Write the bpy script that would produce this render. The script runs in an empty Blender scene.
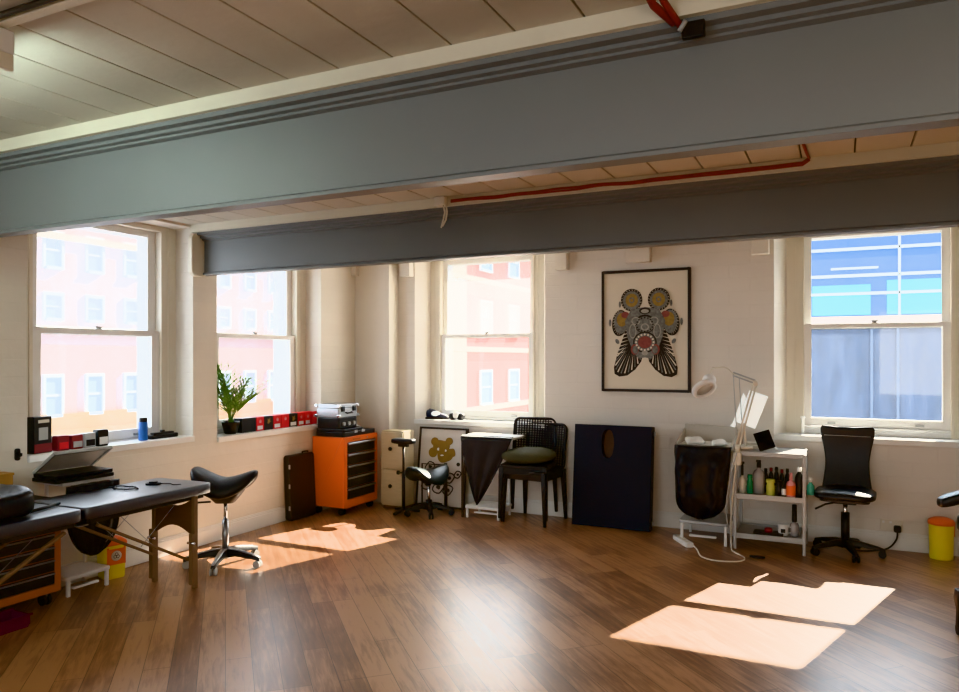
import bpy, math, random
from mathutils import Vector, Matrix, Euler, noise as mnoise
random.seed(7)
PI = math.pi
COL = bpy.context.scene.collection

# ------------------------------------------------------------------ materials
def mat(name, color, rough=0.6, metal=0.0, var=0.0, vscale=6.0, bump=0.0, bscale=40.0, spec=0.5,
        coat=0.0, emit=None, estr=0.0, stretch=None, var2=None):
    m = bpy.data.materials.new(name); m.use_nodes = True
    nt = m.node_tree; n = nt.nodes; l = nt.links
    b = n['Principled BSDF']
    b.inputs['Base Color'].default_value = (*color, 1)
    b.inputs['Roughness'].default_value = rough
    b.inputs['Metallic'].default_value = metal
    b.inputs['Specular IOR Level'].default_value = spec
    b.inputs['Coat Weight'].default_value = coat; b.inputs['Coat Roughness'].default_value = .40 if coat == 1.0 else .3
    if emit:
        b.inputs['Emission Color'].default_value = (*emit, 1); b.inputs['Emission Strength'].default_value = estr
    tc = n.new('ShaderNodeTexCoord')
    vec = tc.outputs['Object']
    if stretch:
        mp = n.new('ShaderNodeMapping'); mp.inputs['Scale'].default_value = stretch
        l.new(vec, mp.inputs['Vector']); vec = mp.outputs['Vector']
    if var > 0:
        t = n.new('ShaderNodeTexNoise'); t.inputs['Scale'].default_value = vscale; t.inputs['Detail'].default_value = 5
        l.new(vec, t.inputs['Vector'])
        mx = n.new('ShaderNodeMix'); mx.data_type = 'RGBA'
        mx.inputs['A'].default_value = (*[c * (1 - var) for c in color], 1)
        c2 = var2 or [min(1, c * (1 + var)) for c in color]
        mx.inputs['B'].default_value = (*c2, 1)
        l.new(t.outputs['Fac'], mx.inputs['Factor']); l.new(mx.outputs['Result'], b.inputs['Base Color'])
    if bump > 0:
        t2 = n.new('ShaderNodeTexNoise'); t2.inputs['Scale'].default_value = bscale; t2.inputs['Detail'].default_value = 4
        l.new(vec, t2.inputs['Vector'])
        bp = n.new('ShaderNodeBump'); bp.inputs['Strength'].default_value = bump; bp.inputs['Distance'].default_value = 0.01
        l.new(t2.outputs['Fac'], bp.inputs['Height']); l.new(bp.outputs['Normal'], b.inputs['Normal'])
    return m

def painted_brick(name, color, rot_x, mortar=0.9):
    """white paint over rough brickwork: brick courses as bump, broad noise in the colour"""
    m = mat(name, color, rough=0.55)
    nt = m.node_tree; n = nt.nodes; l = nt.links; b = n['Principled BSDF']
    tc = n.new('ShaderNodeTexCoord'); mp = n.new('ShaderNodeMapping')
    mp.inputs['Rotation'].default_value = rot_x
    l.new(tc.outputs['Object'], mp.inputs['Vector'])
    br = n.new('ShaderNodeTexBrick'); br.inputs['Scale'].default_value = 1.0
    br.inputs['Brick Width'].default_value = 0.34; br.inputs['Row Height'].default_value = 0.115
    br.inputs['Mortar Size'].default_value = 0.006; br.inputs['Mortar Smooth'].default_value = 0.6
    br.inputs['Color1'].default_value = (1, 1, 1, 1); br.inputs['Color2'].default_value = (.97, .97, .97, 1)
    br.inputs['Mortar'].default_value = (.55, .55, .55, 1)
    l.new(mp.outputs['Vector'], br.inputs['Vector'])
    n1 = n.new('ShaderNodeTexNoise'); n1.inputs['Scale'].default_value = 14; n1.inputs['Detail'].default_value = 6
    l.new(tc.outputs['Object'], n1.inputs['Vector'])
    ad = n.new('ShaderNodeMath'); ad.operation = 'MULTIPLY_ADD'; ad.inputs[1].default_value = 1.1
    l.new(n1.outputs['Fac'], ad.inputs[0]); l.new(br.outputs['Color'], ad.inputs[2])
    bp = n.new('ShaderNodeBump'); bp.inputs['Strength'].default_value = 0.3; bp.inputs['Distance'].default_value = 0.008
    l.new(ad.outputs[0], bp.inputs['Height']); l.new(bp.outputs['Normal'], b.inputs['Normal'])
    n2 = n.new('ShaderNodeTexNoise'); n2.inputs['Scale'].default_value = 1.7; n2.inputs['Detail'].default_value = 5
    l.new(tc.outputs['Object'], n2.inputs['Vector'])
    mx = n.new('ShaderNodeMix'); mx.data_type = 'RGBA'
    mx.inputs['A'].default_value = (*[c * .9 for c in color], 1); mx.inputs['B'].default_value = (*[min(1, c * 1.05) for c in color], 1)
    l.new(n2.outputs['Fac'], mx.inputs['Factor'])
    mu = n.new('ShaderNodeMix'); mu.data_type = 'RGBA'; mu.blend_type = 'MULTIPLY'; mu.inputs['Factor'].default_value = 0.03
    l.new(mx.outputs['Result'], mu.inputs['A']); l.new(br.outputs['Color'], mu.inputs['B'])
    l.new(mu.outputs['Result'], b.inputs['Base Color'])
    return m

def floor_material():
    m = mat('walnut_laminate', (.2, .1, .05), rough=0.3)
    nt = m.node_tree; n = nt.nodes; l = nt.links; b = n['Principled BSDF']
    tc = n.new('ShaderNodeTexCoord'); mp = n.new('ShaderNodeMapping')
    mp.inputs['Rotation'].default_value = (0, 0, math.radians(45))
    l.new(tc.outputs['Object'], mp.inputs['Vector'])
    br = n.new('ShaderNodeTexBrick'); br.inputs['Scale'].default_value = 1.0
    br.inputs['Brick Width'].default_value = 1.15; br.inputs['Row Height'].default_value = 0.125
    br.inputs['Mortar Size'].default_value = 0.0016; br.inputs['Mortar Smooth'].default_value = 0.2
    br.offset_frequency = 3; br.offset = 0.37
    br.inputs['Color1'].default_value = (0, 0, 0, 1); br.inputs['Color2'].default_value = (1, 1, 1, 1)
    br.inputs['Mortar'].default_value = (.1, .1, .1, 1); br.inputs['Bias'].default_value = 0.0
    l.new(mp.outputs['Vector'], br.inputs['Vector'])
    # grain: stretched noise along the boards
    mg = n.new('ShaderNodeMapping'); mg.inputs['Scale'].default_value = (1.6, 16, 1)
    l.new(mp.outputs['Vector'], mg.inputs['Vector'])
    g = n.new('ShaderNodeTexNoise'); g.inputs['Scale'].default_value = 2.2; g.inputs['Detail'].default_value = 8; g.inputs['Roughness'].default_value = .65
    g.inputs['Distortion'].default_value = .6
    l.new(mg.outputs['Vector'], g.inputs['Vector'])
    bl = n.new('ShaderNodeTexNoise'); bl.inputs['Scale'].default_value = 2.4; bl.inputs['Detail'].default_value = 4
    l.new(mp.outputs['Vector'], bl.inputs['Vector'])
    ma = n.new('ShaderNodeMath'); ma.operation = 'MULTIPLY_ADD'; ma.inputs[1].default_value = 0.30
    l.new(br.outputs['Color'], ma.inputs[0]); l.new(g.outputs['Fac'], ma.inputs[2])
    mb = n.new('ShaderNodeMath'); mb.operation = 'MULTIPLY_ADD'; mb.inputs[1].default_value = 0.45
    l.new(bl.outputs['Fac'], mb.inputs[0]); l.new(ma.outputs[0], mb.inputs[2])
    cr = n.new('ShaderNodeValToRGB')
    e = cr.color_ramp.elements
    e[0].position = .48; e[0].color = (.085, .039, .021, 1)
    e[1].position = 1.05; e[1].color = (.40, .215, .115, 1)
    x = cr.color_ramp.elements.new(.78); x.color = (.205, .096, .048, 1)
    l.new(mb.outputs[0], cr.inputs['Fac'])
    mu = n.new('ShaderNodeMix'); mu.data_type = 'RGBA'; mu.blend_type = 'MIX'
    mu.inputs['B'].default_value = (.04, .02, .01, 1)
    l.new(br.outputs['Fac'], mu.inputs['Factor']); l.new(cr.outputs['Color'], mu.inputs['A'])
    l.new(mu.outputs['Result'], b.inputs['Base Color'])
    b.inputs['Coat Weight'].default_value = .6; b.inputs['Coat Roughness'].default_value = .30
    rr = n.new('ShaderNodeMapRange'); rr.inputs['To Min'].default_value = .34; rr.inputs['To Max'].default_value = .48
    l.new(g.outputs['Fac'], rr.inputs['Value']); l.new(rr.outputs['Result'], b.inputs['Roughness'])
    bp = n.new('ShaderNodeBump'); bp.inputs['Strength'].default_value = .15; bp.inputs['Distance'].default_value = .002
    l.new(g.outputs['Fac'], bp.inputs['Height']); l.new(bp.outputs['Normal'], b.inputs['Normal'])
    return m

def hazy_glass(name, tint, haze, scale=3.0, tex=0.35):
    """a dusty window pane: mostly clear, partly a translucent film of dirt, with a faint reflection"""
    m = bpy.data.materials.new(name); m.use_nodes = True
    nt = m.node_tree; n = nt.nodes; l = nt.links; n.clear()
    out = n.new('ShaderNodeOutputMaterial')
    tr = n.new('ShaderNodeBsdfTransparent'); tr.inputs['Color'].default_value = (.96, .97, .97, 1)
    tl = n.new('ShaderNodeBsdfTranslucent'); tl.inputs['Color'].default_value = (*tint, 1)
    gl = n.new('ShaderNodeBsdfGlossy'); gl.inputs['Roughness'].default_value = .03
    tc = n.new('ShaderNodeTexCoord'); ns = n.new('ShaderNodeTexNoise')
    mp = n.new('ShaderNodeMapping'); mp.inputs['Scale'].default_value = (1, 1, .25)
    l.new(tc.outputs['Object'], mp.inputs['Vector']); l.new(mp.outputs['Vector'], ns.inputs['Vector'])
    ns.inputs['Scale'].default_value = scale; ns.inputs['Detail'].default_value = 7; ns.inputs['Roughness'].default_value = .65
    mr = n.new('ShaderNodeMapRange'); mr.inputs['From Min'].default_value = .3; mr.inputs['From Max'].default_value = .7
    mr.inputs['To Min'].default_value = haze * (1 - tex); mr.inputs['To Max'].default_value = min(1, haze * (1 + tex))
    l.new(ns.outputs['Fac'], mr.inputs['Value'])
    m1 = n.new('ShaderNodeMixShader'); l.new(mr.outputs['Result'], m1.inputs[0])
    l.new(tr.outputs[0], m1.inputs[1]); l.new(tl.outputs[0], m1.inputs[2])
    m2 = n.new('ShaderNodeMixShader'); m2.inputs[0].default_value = .04
    l.new(m1.outputs[0], m2.inputs[1]); l.new(gl.outputs[0], m2.inputs[2])
    l.new(m2.outputs[0], out.inputs['Surface'])
    return m

def brick_facade(name, c1, c2, mortar):
    m = mat(name, c1, rough=.85)
    nt = m.node_tree; n = nt.nodes; l = nt.links; b = n['Principled BSDF']
    tc = n.new('ShaderNodeTexCoord'); mp = n.new('ShaderNodeMapping')
    mp.inputs['Rotation'].default_value = (PI / 2, 0, PI / 2)
    sx = n.new('ShaderNodeSeparateXYZ'); cx = n.new('ShaderNodeCombineXYZ')
    l.new(tc.outputs['Object'], sx.inputs[0]); l.new(sx.outputs['Y'], cx.inputs['X']); l.new(sx.outputs['Z'], cx.inputs['Y'])
    br = n.new('ShaderNodeTexBrick'); br.inputs['Scale'].default_value = 1
    br.inputs['Brick Width'].default_value = .24; br.inputs['Row Height'].default_value = .08; br.inputs['Mortar Size'].default_value = .008
    br.inputs['Color1'].default_value = (*c1, 1); br.inputs['Color2'].default_value = (*c2, 1); br.inputs['Mortar'].default_value = (*mortar, 1)
    l.new(cx.outputs[0], br.inputs['Vector']); l.new(br.outputs['Color'], b.inputs['Base Color'])
    return m

M = {}
M['wall_left'] = painted_brick('white_painted_brick_side', (.74, .69, .61), (0, PI / 2, PI / 2))
M['wall_back'] = painted_brick('white_painted_brick_end', (.74, .70, .64), (PI / 2, 0, 0))
M['plaster'] = mat('white_plaster', (.73, .69, .62), .6, var=.05, vscale=3, bump=.25, bscale=18)
M['ceiling'] = mat('cream_painted_boards', (.58, .55, .48), .55, var=.10, vscale=2.5, bump=.15, bscale=25)
M['groove'] = mat('dark_board_gap', (.06, .05, .04), .9)
M['cream'] = mat('cream_gloss_paint', (.72, .68, .56), .45, var=.08, vscale=5)
M['beam'] = mat('grey_beam_paint', (.21, .225, .23), .45, var=.10, vscale=1.3, bump=.08, bscale=8)
M['frame'] = mat('white_window_paint', (.80, .80, .78), .4, var=.04, vscale=4)
M['lining'] = mat('cream_window_lining', (.74, .70, .60), .5, var=.06, vscale=3)
M['skirting'] = mat('white_skirting_paint', (.76, .75, .72), .45, var=.05, vscale=5)
M['floor'] = floor_material()
M['glass_pink'] = hazy_glass('dusty_glass_street_side', (.95, .93, 1.0), .11)
M['glass_pink_up'] = hazy_glass('dustier_glass_street_side', (.93, .95, 1.0), .32)  # extra haze stands in for the overexposed white of these upper panes
M['glass_mid'] = hazy_glass('sunlit_dusty_glass', (1, .96, .94), .03)
M['glass_mid_up'] = hazy_glass('sunlit_dustier_glass', (1, .97, .96), .26)  # haze raised to put the white-out of this upper pane into the glass
M['glass_blue'] = hazy_glass('frosted_blue_film', (.55, .68, .95), .005, 7, .9)
M['glass_blue_up'] = hazy_glass('clear_glass', (.8, .95, 1.0), .006)
M['black'] = mat('black_vinyl', (.010, .011, .013), .38, var=.25, vscale=8, bump=.12, bscale=60)
M['navy_vinyl'] = mat('navy_black_vinyl', (.014, .018, .030), .50, var=.25, vscale=5, bump=.15, bscale=50, spec=1.0, coat=1.0)
M['navy'] = mat('navy_fabric', (.010, .013, .022), .6, var=.3, vscale=3, bump=.2, bscale=80)
M['black_plastic'] = mat('black_plastic', (.013, .0125, .0125), .42, var=.2, vscale=6)
M['brown_plastic'] = mat('dark_brown_plastic', (.016, .014, .013), .45, var=.2, vscale=6)
M['bag'] = mat('black_bin_liner', (.018, .019, .023), .45, var=.3, vscale=5, bump=.9, bscale=14, spec=.3)
M['cloth_black'] = mat('black_cloth', (.024, .023, .025), .6, var=.3, vscale=6, bump=.3, bscale=30)
M['chrome'] = mat('chrome', (.72, .72, .72), .18, 1.0)
M['alu'] = mat('brushed_aluminium', (.42, .43, .45), .32, .9, var=.1, vscale=20)
M['orange'] = mat('orange_enamel', (.66, .135, .028), .38, var=.08, vscale=3, coat=.2)
M['dull_orange'] = mat('brown_orange_enamel', (.42, .12, .035), .42, var=.1, vscale=4)
M['white'] = mat('white_plastic', (.76, .76, .75), .4, var=.04, vscale=6)
M['offwhite'] = mat('ivory_plastic', (.70, .66, .57), .45, var=.06, vscale=6)
M['grey_metal'] = mat('grey_painted_metal', (.42, .43, .43), .42, .2, var=.1, vscale=6)
M['grey_lid'] = mat('grey_plastic_lid', (.80, .79, .75), .5, var=.12, vscale=5)
M['beech'] = mat('beech_wood', (.19, .115, .065), .5, var=.22, vscale=3, stretch=(30, 30, 2))
M['brown_panel'] = mat('stained_plywood', (.115, .055, .026), .5, var=.2, vscale=3, stretch=(4, 4, 20))
M['pale_wood'] = mat('pale_wood', (.56, .47, .33), .55, var=.12, vscale=3, stretch=(3, 3, 20))
M['box_wood'] = mat('golden_wood', (.45, .25, .07), .5, var=.15, vscale=4)
M['yellow'] = mat('yellow_plastic', (.80, .62, .03), .4, var=.06, vscale=4)
M['sharps_red'] = mat('orange_red_plastic', (.78, .15, .04), .4, var=.06, vscale=4)
M['red'] = mat('red_card', (.62, .025, .03), .45, var=.1, vscale=5)
M['red_dark'] = mat('maroon_card', (.20, .025, .03), .5, var=.2, vscale=7)
M['magenta'] = mat('dark_magenta_plastic', (.09, .006, .02), .5, var=.1, vscale=5)
M['red_pipe'] = mat('red_fire_cable', (.26, .03, .024), .5, var=.15, vscale=12)
M['blue'] = mat('blue_can', (.03, .13, .42), .35, var=.1, vscale=8)
M['olive'] = mat('dark_olive_fabric', (.07, .07, .045), .8, var=.25, vscale=9, bump=.3, bscale=60)
M['leaf'] = mat('green_leaf', (.17, .33, .08), .5, spec=.2, var=.5, vscale=14)
M['green'] = mat('green_label', (.03, .22, .10), .4, var=.1, vscale=9)
M['teal'] = mat('teal_plastic', (.12, .45, .36), .4, var=.1, vscale=9)
M['lime'] = mat('lime_yellow_plastic', (.62, .62, .16), .45, var=.06, vscale=9)
M['pink'] = mat('pink_liquid', (.70, .30, .30), .35, var=.1, vscale=9)
M['lens'] = mat('pale_lens', (.58, .57, .54), .15)
M['clear'] = mat('cloudy_plastic', (.42, .40, .40), .25, var=.1, vscale=9)
M['paper'] = mat('white_paper', (.82, .82, .80), .8, var=.05, vscale=6)
M['mount'] = mat('cream_paper', (.70, .64, .53), .8, var=.04, vscale=3)
M['frame_dark'] = mat('dark_brown_frame', (.028, .018, .014), .4, var=.2, vscale=8)
M['ink'] = mat('black_ink', (.025, .023, .022), .7, var=.5, vscale=60)
M['ink_grey'] = mat('grey_ink_pattern', (.19, .20, .19), .7, var=.7, vscale=45)
M['ink_gold'] = mat('ochre_ink', (.30, .20, .07), .7, var=.4, vscale=40)
M['ink_red'] = mat('faded_red_ink', (.25, .095, .09), .7, var=.4, vscale=40)
M['trolley_board'] = mat('beige_board', (.50, .465, .41), .6, var=.08, vscale=4)
M['ink_pale'] = mat('pale_grey_ink', (.36, .35, .31), .7, var=.4, vscale=50)
M['canvas'] = mat('off_white_canvas', (.66, .62, .58), .75, var=.08, vscale=4)
M['mustard'] = mat('mustard_paint', (.26, .155, .035), .7, var=.3, vscale=18)
M['led'] = mat('white_lamp_panel', (.80, .84, .84), .45, var=.03, vscale=4, emit=(.88, 1, 1), estr=.22)  # emission stands in for window light coming through the panel
M['tube'] = mat('fluorescent_tube', (.9, 1, .95), .4, emit=(.80, 1.0, .90), estr=22.0)
M['dark_teal'] = mat('dark_teal_vinyl', (.022, .032, .035), .28, var=.2, vscale=6)
M['black_glass'] = mat('black_glass', (.01, .01, .012), .08)
M['facade_pink'] = brick_facade('pale_pink_brick', (.52, .36, .36), (.47, .33, .34), (.55, .44, .44))
M['facade_red'] = brick_facade('red_brick', (.55, .17, .12), (.48, .14, .10), (.55, .30, .25))
M['stone'] = mat('pale_stone', (.70, .62, .50), .8, var=.12, vscale=2)
M['yellow_stone'] = mat('yellow_stone_band', (.72, .42, .12), .8, var=.12, vscale=2)
M['house_glass'] = mat('blue_grey_window_glass', (.30, .42, .50), .12, var=.2, vscale=1.5)
M['office_blue'] = mat('blue_cladding', (.028, .12, .30), .5, var=.3, vscale=.8)
M['office_dark'] = mat('slate_blue_cladding', (.026, .045, .085), .6, var=.6, vscale=5.0, stretch=(1, 1, .3))
M['office_cyan'] = mat('cyan_glass_panel', (.06, .58, .66), .35, var=.25, vscale=.7)
M['office_pink'] = mat('pink_stone_ledge', (.72, .58, .52), .7, var=.1, vscale=1.2)
M['office_white'] = mat('white_glazing_bar', (.74, .82, .88), .5, var=.08, vscale=3)
M['downpipe'] = mat('slate_downpipe', (.075, .105, .16), .6, var=.2, vscale=4)
M['tarmac'] = mat('tarmac', (.12, .12, .125), .9, var=.2, vscale=2)
M['outer_brick'] = mat('outside_stone_reveal', (.50, .50, .48), .8, var=.15, vscale=4)

# ------------------------------------------------------------------ mesh builder
class MB:
    def __init__(s): s.v = []; s.f = []; s.mi = []; s.sm = []; s.cur = 0
    def add(s, vs, fs, smooth=False):
        o = len(s.v); s.v += [tuple(v) for v in vs]
        for f in fs: s.f.append([o + i for i in f]); s.mi.append(s.cur); s.sm.append(smooth)
        return s
    def use(s, i): s.cur = i; return s
    def box(s, c, d, R=None):
        h = [x / 2 for x in d]
        vs = [Vector((x * h[0], y * h[1], z * h[2])) for x in (-1, 1) for y in (-1, 1) for z in (-1, 1)]
        if R is not None:
            R = R if isinstance(R, Matrix) else Euler(R).to_matrix()
            vs = [R @ v for v in vs]
        vs = [v + Vector(c) for v in vs]
        return s.add(vs, [(0, 1, 3, 2), (4, 6, 7, 5), (0, 4, 5, 1), (2, 3, 7, 6), (0, 2, 6, 4), (1, 5, 7, 3)])
    def span(s, lo, hi):
        return s.box([(a + b) / 2 for a, b in zip(lo, hi)], [abs(b - a) for a, b in zip(lo, hi)])
    def bar(s, p0, p1, w, t=None, up=(0, 0, 1)):
        p0 = Vector(p0); p1 = Vector(p1); d = p1 - p0; L = d.length; z = d.normalized()
        u = Vector(up); x = u.cross(z)
        if x.length < 1e-4: x = Vector((1, 0, 0)).cross(z)
        x.normalize(); y = z.cross(x)
        R = Matrix((x, y, z)).transposed()
        return s.box((p0 + p1) / 2, (w, t or w, L), R)
    def cyl(s, p0, p1, r0, r1=None, n=14, cap=True):
        r1 = r0 if r1 is None else r1
        p0 = Vector(p0); p1 = Vector(p1); z = (p1 - p0).normalized()
        x = Vector((0, 0, 1)).cross(z)
        if x.length < 1e-4: x = Vector((1, 0, 0))
        x.normalize(); y = z.cross(x)
        vs = []
        for p, r in ((p0, r0), (p1, r1)):
            for i in range(n):
                a = 2 * PI * i / n; vs.append(p + x * r * math.cos(a) + y * r * math.sin(a))
        s.add(vs, [(i, (i + 1) % n, n + (i + 1) % n, n + i) for i in range(n)], True)
        if cap:
            s.add(vs[:n], [tuple(reversed(range(n)))]); s.add(vs[n:], [tuple(range(n))])
        return s
    def tube(s, pts, r, n=8, closed=False):
        pts = [Vector(p) for p in pts]; N = len(pts); vs = []; prev = None
        for i, p in enumerate(pts):
            a = pts[i - 1] if (i or closed) else p; b = pts[(i + 1) % N] if (i < N - 1 or closed) else p
            t = (b - a).normalized()
            if prev is None:
                x = t.cross(Vector((0, 0, 1)))
                if x.length < 1e-3: x = t.cross(Vector((1, 0, 0)))
            else:
                x = prev - t * prev.dot(t)
            x.normalize(); prev = x; y = t.cross(x)
            rr = r[i] if isinstance(r, (list, tuple)) else r
            for k in range(n):
                a2 = 2 * PI * k / n; vs.append(p + x * rr * math.cos(a2) + y * rr * math.sin(a2))
        fs = []
        for i in range(N if closed else N - 1):
            j = (i + 1) % N
            for k in range(n):
                fs.append((i * n + k, i * n + (k + 1) % n, j * n + (k + 1) % n, j * n + k))
        s.add(vs, fs, True)
        if not closed:
            s.add(vs[:n], [tuple(range(n))]); s.add(vs[-n:], [tuple(range(n))])
        return s
    def lathe(s, prof, c=(0, 0, 0), n=20, R=None):
        vs = []; c = Vector(c)
        for r, z in prof:
            for i in range(n):
                a = 2 * PI * i / n; v = Vector((r * math.cos(a), r * math.sin(a), z))
                if R is not None: v = R @ v
                vs.append(v + c)
        fs = [(j * n + i, j * n + (i + 1) % n, (j + 1) * n + (i + 1) % n, (j + 1) * n + i) for j in range(len(prof) - 1) for i in range(n)]
        s.add(vs, fs, True)
        if prof[0][0] > 1e-5: s.add(vs[:n], [tuple(reversed(range(n)))])
        if prof[-1][0] > 1e-5: s.add(vs[-n:], [tuple(range(n))])
        return s
    def prism(s, poly, a0, a1, axis='z', smooth=False):
        def P(p, a):
            return {'z': (p[0], p[1], a), 'y': (p[0], a, p[1]), 'x': (a, p[0], p[1])}[axis]
        n = len(poly); vs = [P(p, a0) for p in poly] + [P(p, a1) for p in poly]
        s.add(vs, [(i, (i + 1) % n, n + (i + 1) % n, n + i) for i in range(n)], smooth)
        s.add(vs[:n], [tuple(reversed(range(n)))]); s.add(vs[n:], [tuple(range(n))])
        return s
    def blob(s, c, r, e=1.0, nu=24, nv=14, fn=None):
        """superellipsoid; e<1 is boxier; fn(v)->v deforms it about the origin before the shift"""
        def p(a, k): return math.copysign(abs(a) ** k, a)
        vs = []; c = Vector(c)
        for j in range(nv + 1):
            t = -PI / 2 + PI * j / nv
            for i in range(nu):
                a = 2 * PI * i / nu
                v = Vector((r[0] * p(math.cos(t), e) * p(math.cos(a), e), r[1] * p(math.cos(t), e) * p(math.sin(a), e), r[2] * p(math.sin(t), e)))
                if fn: v = fn(v)
                vs.append(v + c)
        fs = [(j * nu + i, j * nu + (i + 1) % nu, (j + 1) * nu + (i + 1) % nu, (j + 1) * nu + i) for j in range(nv) for i in range(nu)]
        return s.add(vs, fs, True)
    def sheet(s, fn, nu, nv, smooth=True):
        vs = [fn(i / nu, j / nv) for j in range(nv + 1) for i in range(nu + 1)]; w = nu + 1
        return s.add(vs, [(j * w + i, j * w + i + 1, (j + 1) * w + i + 1, (j + 1) * w + i) for j in range(nv) for i in range(nu)], smooth)
    def loft(s, rings, cap=True):
        n = len(rings[0]); vs = [p for r in rings for p in r]
        s.add(vs, [(j * n + i, j * n + (i + 1) % n, (j + 1) * n + (i + 1) % n, (j + 1) * n + i) for j in range(len(rings) - 1) for i in range(n)], True)
        if cap:
            s.add(rings[0], [tuple(reversed(range(n)))]); s.add(rings[-1], [tuple(range(n))])
        return s
    def build(s, name, mats, parent=None, loc=(0, 0, 0), rz=0.0, bevel=0.0, solid=0.0, seg=2, rot=None):
        me = bpy.data.meshes.new(name); me.from_pydata(s.v, [], s.f)
        for m in (mats if isinstance(mats, (list, tuple)) else [mats]): me.materials.append(m)
        me.polygons.foreach_set('material_index', s.mi); me.polygons.foreach_set('use_smooth', s.sm)
        me.update()
        import bmesh
        bm = bmesh.new(); bm.from_mesh(me); bmesh.ops.remove_doubles(bm, verts=bm.verts, dist=1e-5)
        bmesh.ops.recalc_face_normals(bm, faces=bm.faces); bm.to_mesh(me); bm.free()
        o = bpy.data.objects.new(name, me); COL.objects.link(o)
        o.location = loc; o.rotation_euler = rot or (0, 0, rz)
        if parent: o.parent = parent
        if solid:
            md = o.modifiers.new('thickness', 'SOLIDIFY'); md.thickness = solid; md.offset = 0
        if bevel:
            md = o.modifiers.new('rounded_edges', 'BEVEL'); md.width = bevel; md.segments = seg; md.limit_method = 'ANGLE'; md.angle_limit = math.radians(40)
        return o

def tag(o, label, cat, group=None):
    o['label'] = label; o['category'] = cat
    if group: o['group'] = group
    return o
def thing(name, label, cat, loc=(0, 0, 0), rz=0.0, group=None):
    o = bpy.data.objects.new(name, None); COL.objects.link(o); o.empty_display_size = .1
    o.location = loc; o.rotation_euler = (0, 0, rz)
    return tag(o, label, cat, group)
def struct(o, label=None):
    o['kind'] = 'structure'
    if label: o['label'] = label
    return o
def copy_tree(o, parent=None):
    c = o.copy(); COL.objects.link(c)
    if parent: c.parent = parent
    for ch in [x for x in bpy.data.objects if x.parent == o]: copy_tree(ch, c)
    return c
def rect(w, h, r=0.0, n=5, cx=0, cy=0):
    """rounded rectangle outline"""
    if r <= 0: return [(cx - w / 2, cy - h / 2), (cx + w / 2, cy - h / 2), (cx + w / 2, cy + h / 2), (cx - w / 2, cy + h / 2)]
    out = []
    for sx, sy, a0 in ((1, -1, -PI / 2), (1, 1, 0), (-1, 1, PI / 2), (-1, -1, PI)):
        for i in range(n + 1):
            a = a0 + PI / 2 * i / n
            out.append((cx + sx * (w / 2 - r) + r * math.cos(a), cy + sy * (h / 2 - r) + r * math.sin(a)))
    return out
def nz(p, sc, amp): return mnoise.noise(Vector(p) * sc) * amp

# ------------------------------------------------------------------ room shell
XL, YB, XR, YF, ZC = -4.60, 6.615, 3.2, -2.6, 2.63
struct(MB().span((XL - .6, YF - .3, -.2), (XR + .3, YB + .6, 0)).build('floor', M['floor']), 'walnut brown laminate floor laid on the diagonal')

mb = MB().use(1); mb.span((XL - .3, YF - .3, ZC + .02), (XR + .3, YB + .5, ZC + .12)); mb.use(0)
x = -4.76
while x < XR + .2:
    mb.span((x + .004, YF - .3, ZC), (x + .246, 2.52, ZC + .03)); x += .25
ZB = 2.55      # the bays beyond the near beam are boarded slightly lower
mb.use(1); mb.span((XL - .3, 2.50, ZB + .018), (XR + .3, YB + .4, ZB + .06)); mb.use(0); x = -4.68
while x < XR + .2:
    mb.span((x + .004, 2.50, ZB), (x + .246, YB + .3, ZB + .03)); x += .25
struct(mb.build('ceiling', [M['ceiling'], M['groove']], bevel=.003), 'cream painted boarded ceiling')

T1, T2, T3 = .19, .30, .52            # inner reveal, sash box, outer leaf depths
def wall_with_windows(name, length0, length1, opens, m, loc, rz, label):
    """wall in its own frame: x along the wall, y outward from the inner face"""
    mb = MB()
    xs = length0
    for (a, b, s, zs, zh) in opens:
        L = xs
        mb.prism([(L, 0), (a, 0), (a + s, T1), (a + s, T2), (L, T2)], 0, ZC + .1)
        xs = b
    # pieces between openings need both splays, so rebuild piece by piece
    mb = MB(); prev = None
    edges = [(length0, 0)]
    for (a, b, s, zs, zh) in opens:
        x0, s0 = edges[-1]
        mb.prism([(x0, 0), (a, 0), (a + s, T1), (a + s, T2), (x0 - s0, T2), (x0 - s0, T1)], 0, ZC + .1)
        mb.prism([(a, 0), (b, 0), (b - s, T1), (b - s, T2), (a + s, T2), (a + s, T1)], 0, zs - .045)
        mb.prism([(a, 0), (b, 0), (b - s, T1), (b - s, T2), (a + s, T2), (a + s, T1)], zh, ZC + .1)
        edges.append((b, s))
    x0, s0 = edges[-1]
    mb.prism([(x0, 0), (length1, 0), (length1, T2), (x0 - s0, T2), (x0 - s0, T1)], 0, ZC + .1)
    # outer leaf of the wall, with slightly narrower openings
    mb.use(1); x0 = length0
    for (a, b, s, zs, zh) in opens:
        mb.span((x0, T2, 0), (a + s + .10, T3, ZC + .6)); mb.span((a + s + .10, T2, 0), (b - s - .10, T3, zs)); mb.span((a + s + .10, T2, zh - .07), (b - s - .10, T3, ZC + .6))
        x0 = b - s - .10
    mb.span((x0, T2, 0), (length1, T3, ZC + .6))
    return struct(mb.build(name, [m, M['outer_brick']], loc=loc, rz=rz), label)

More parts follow.
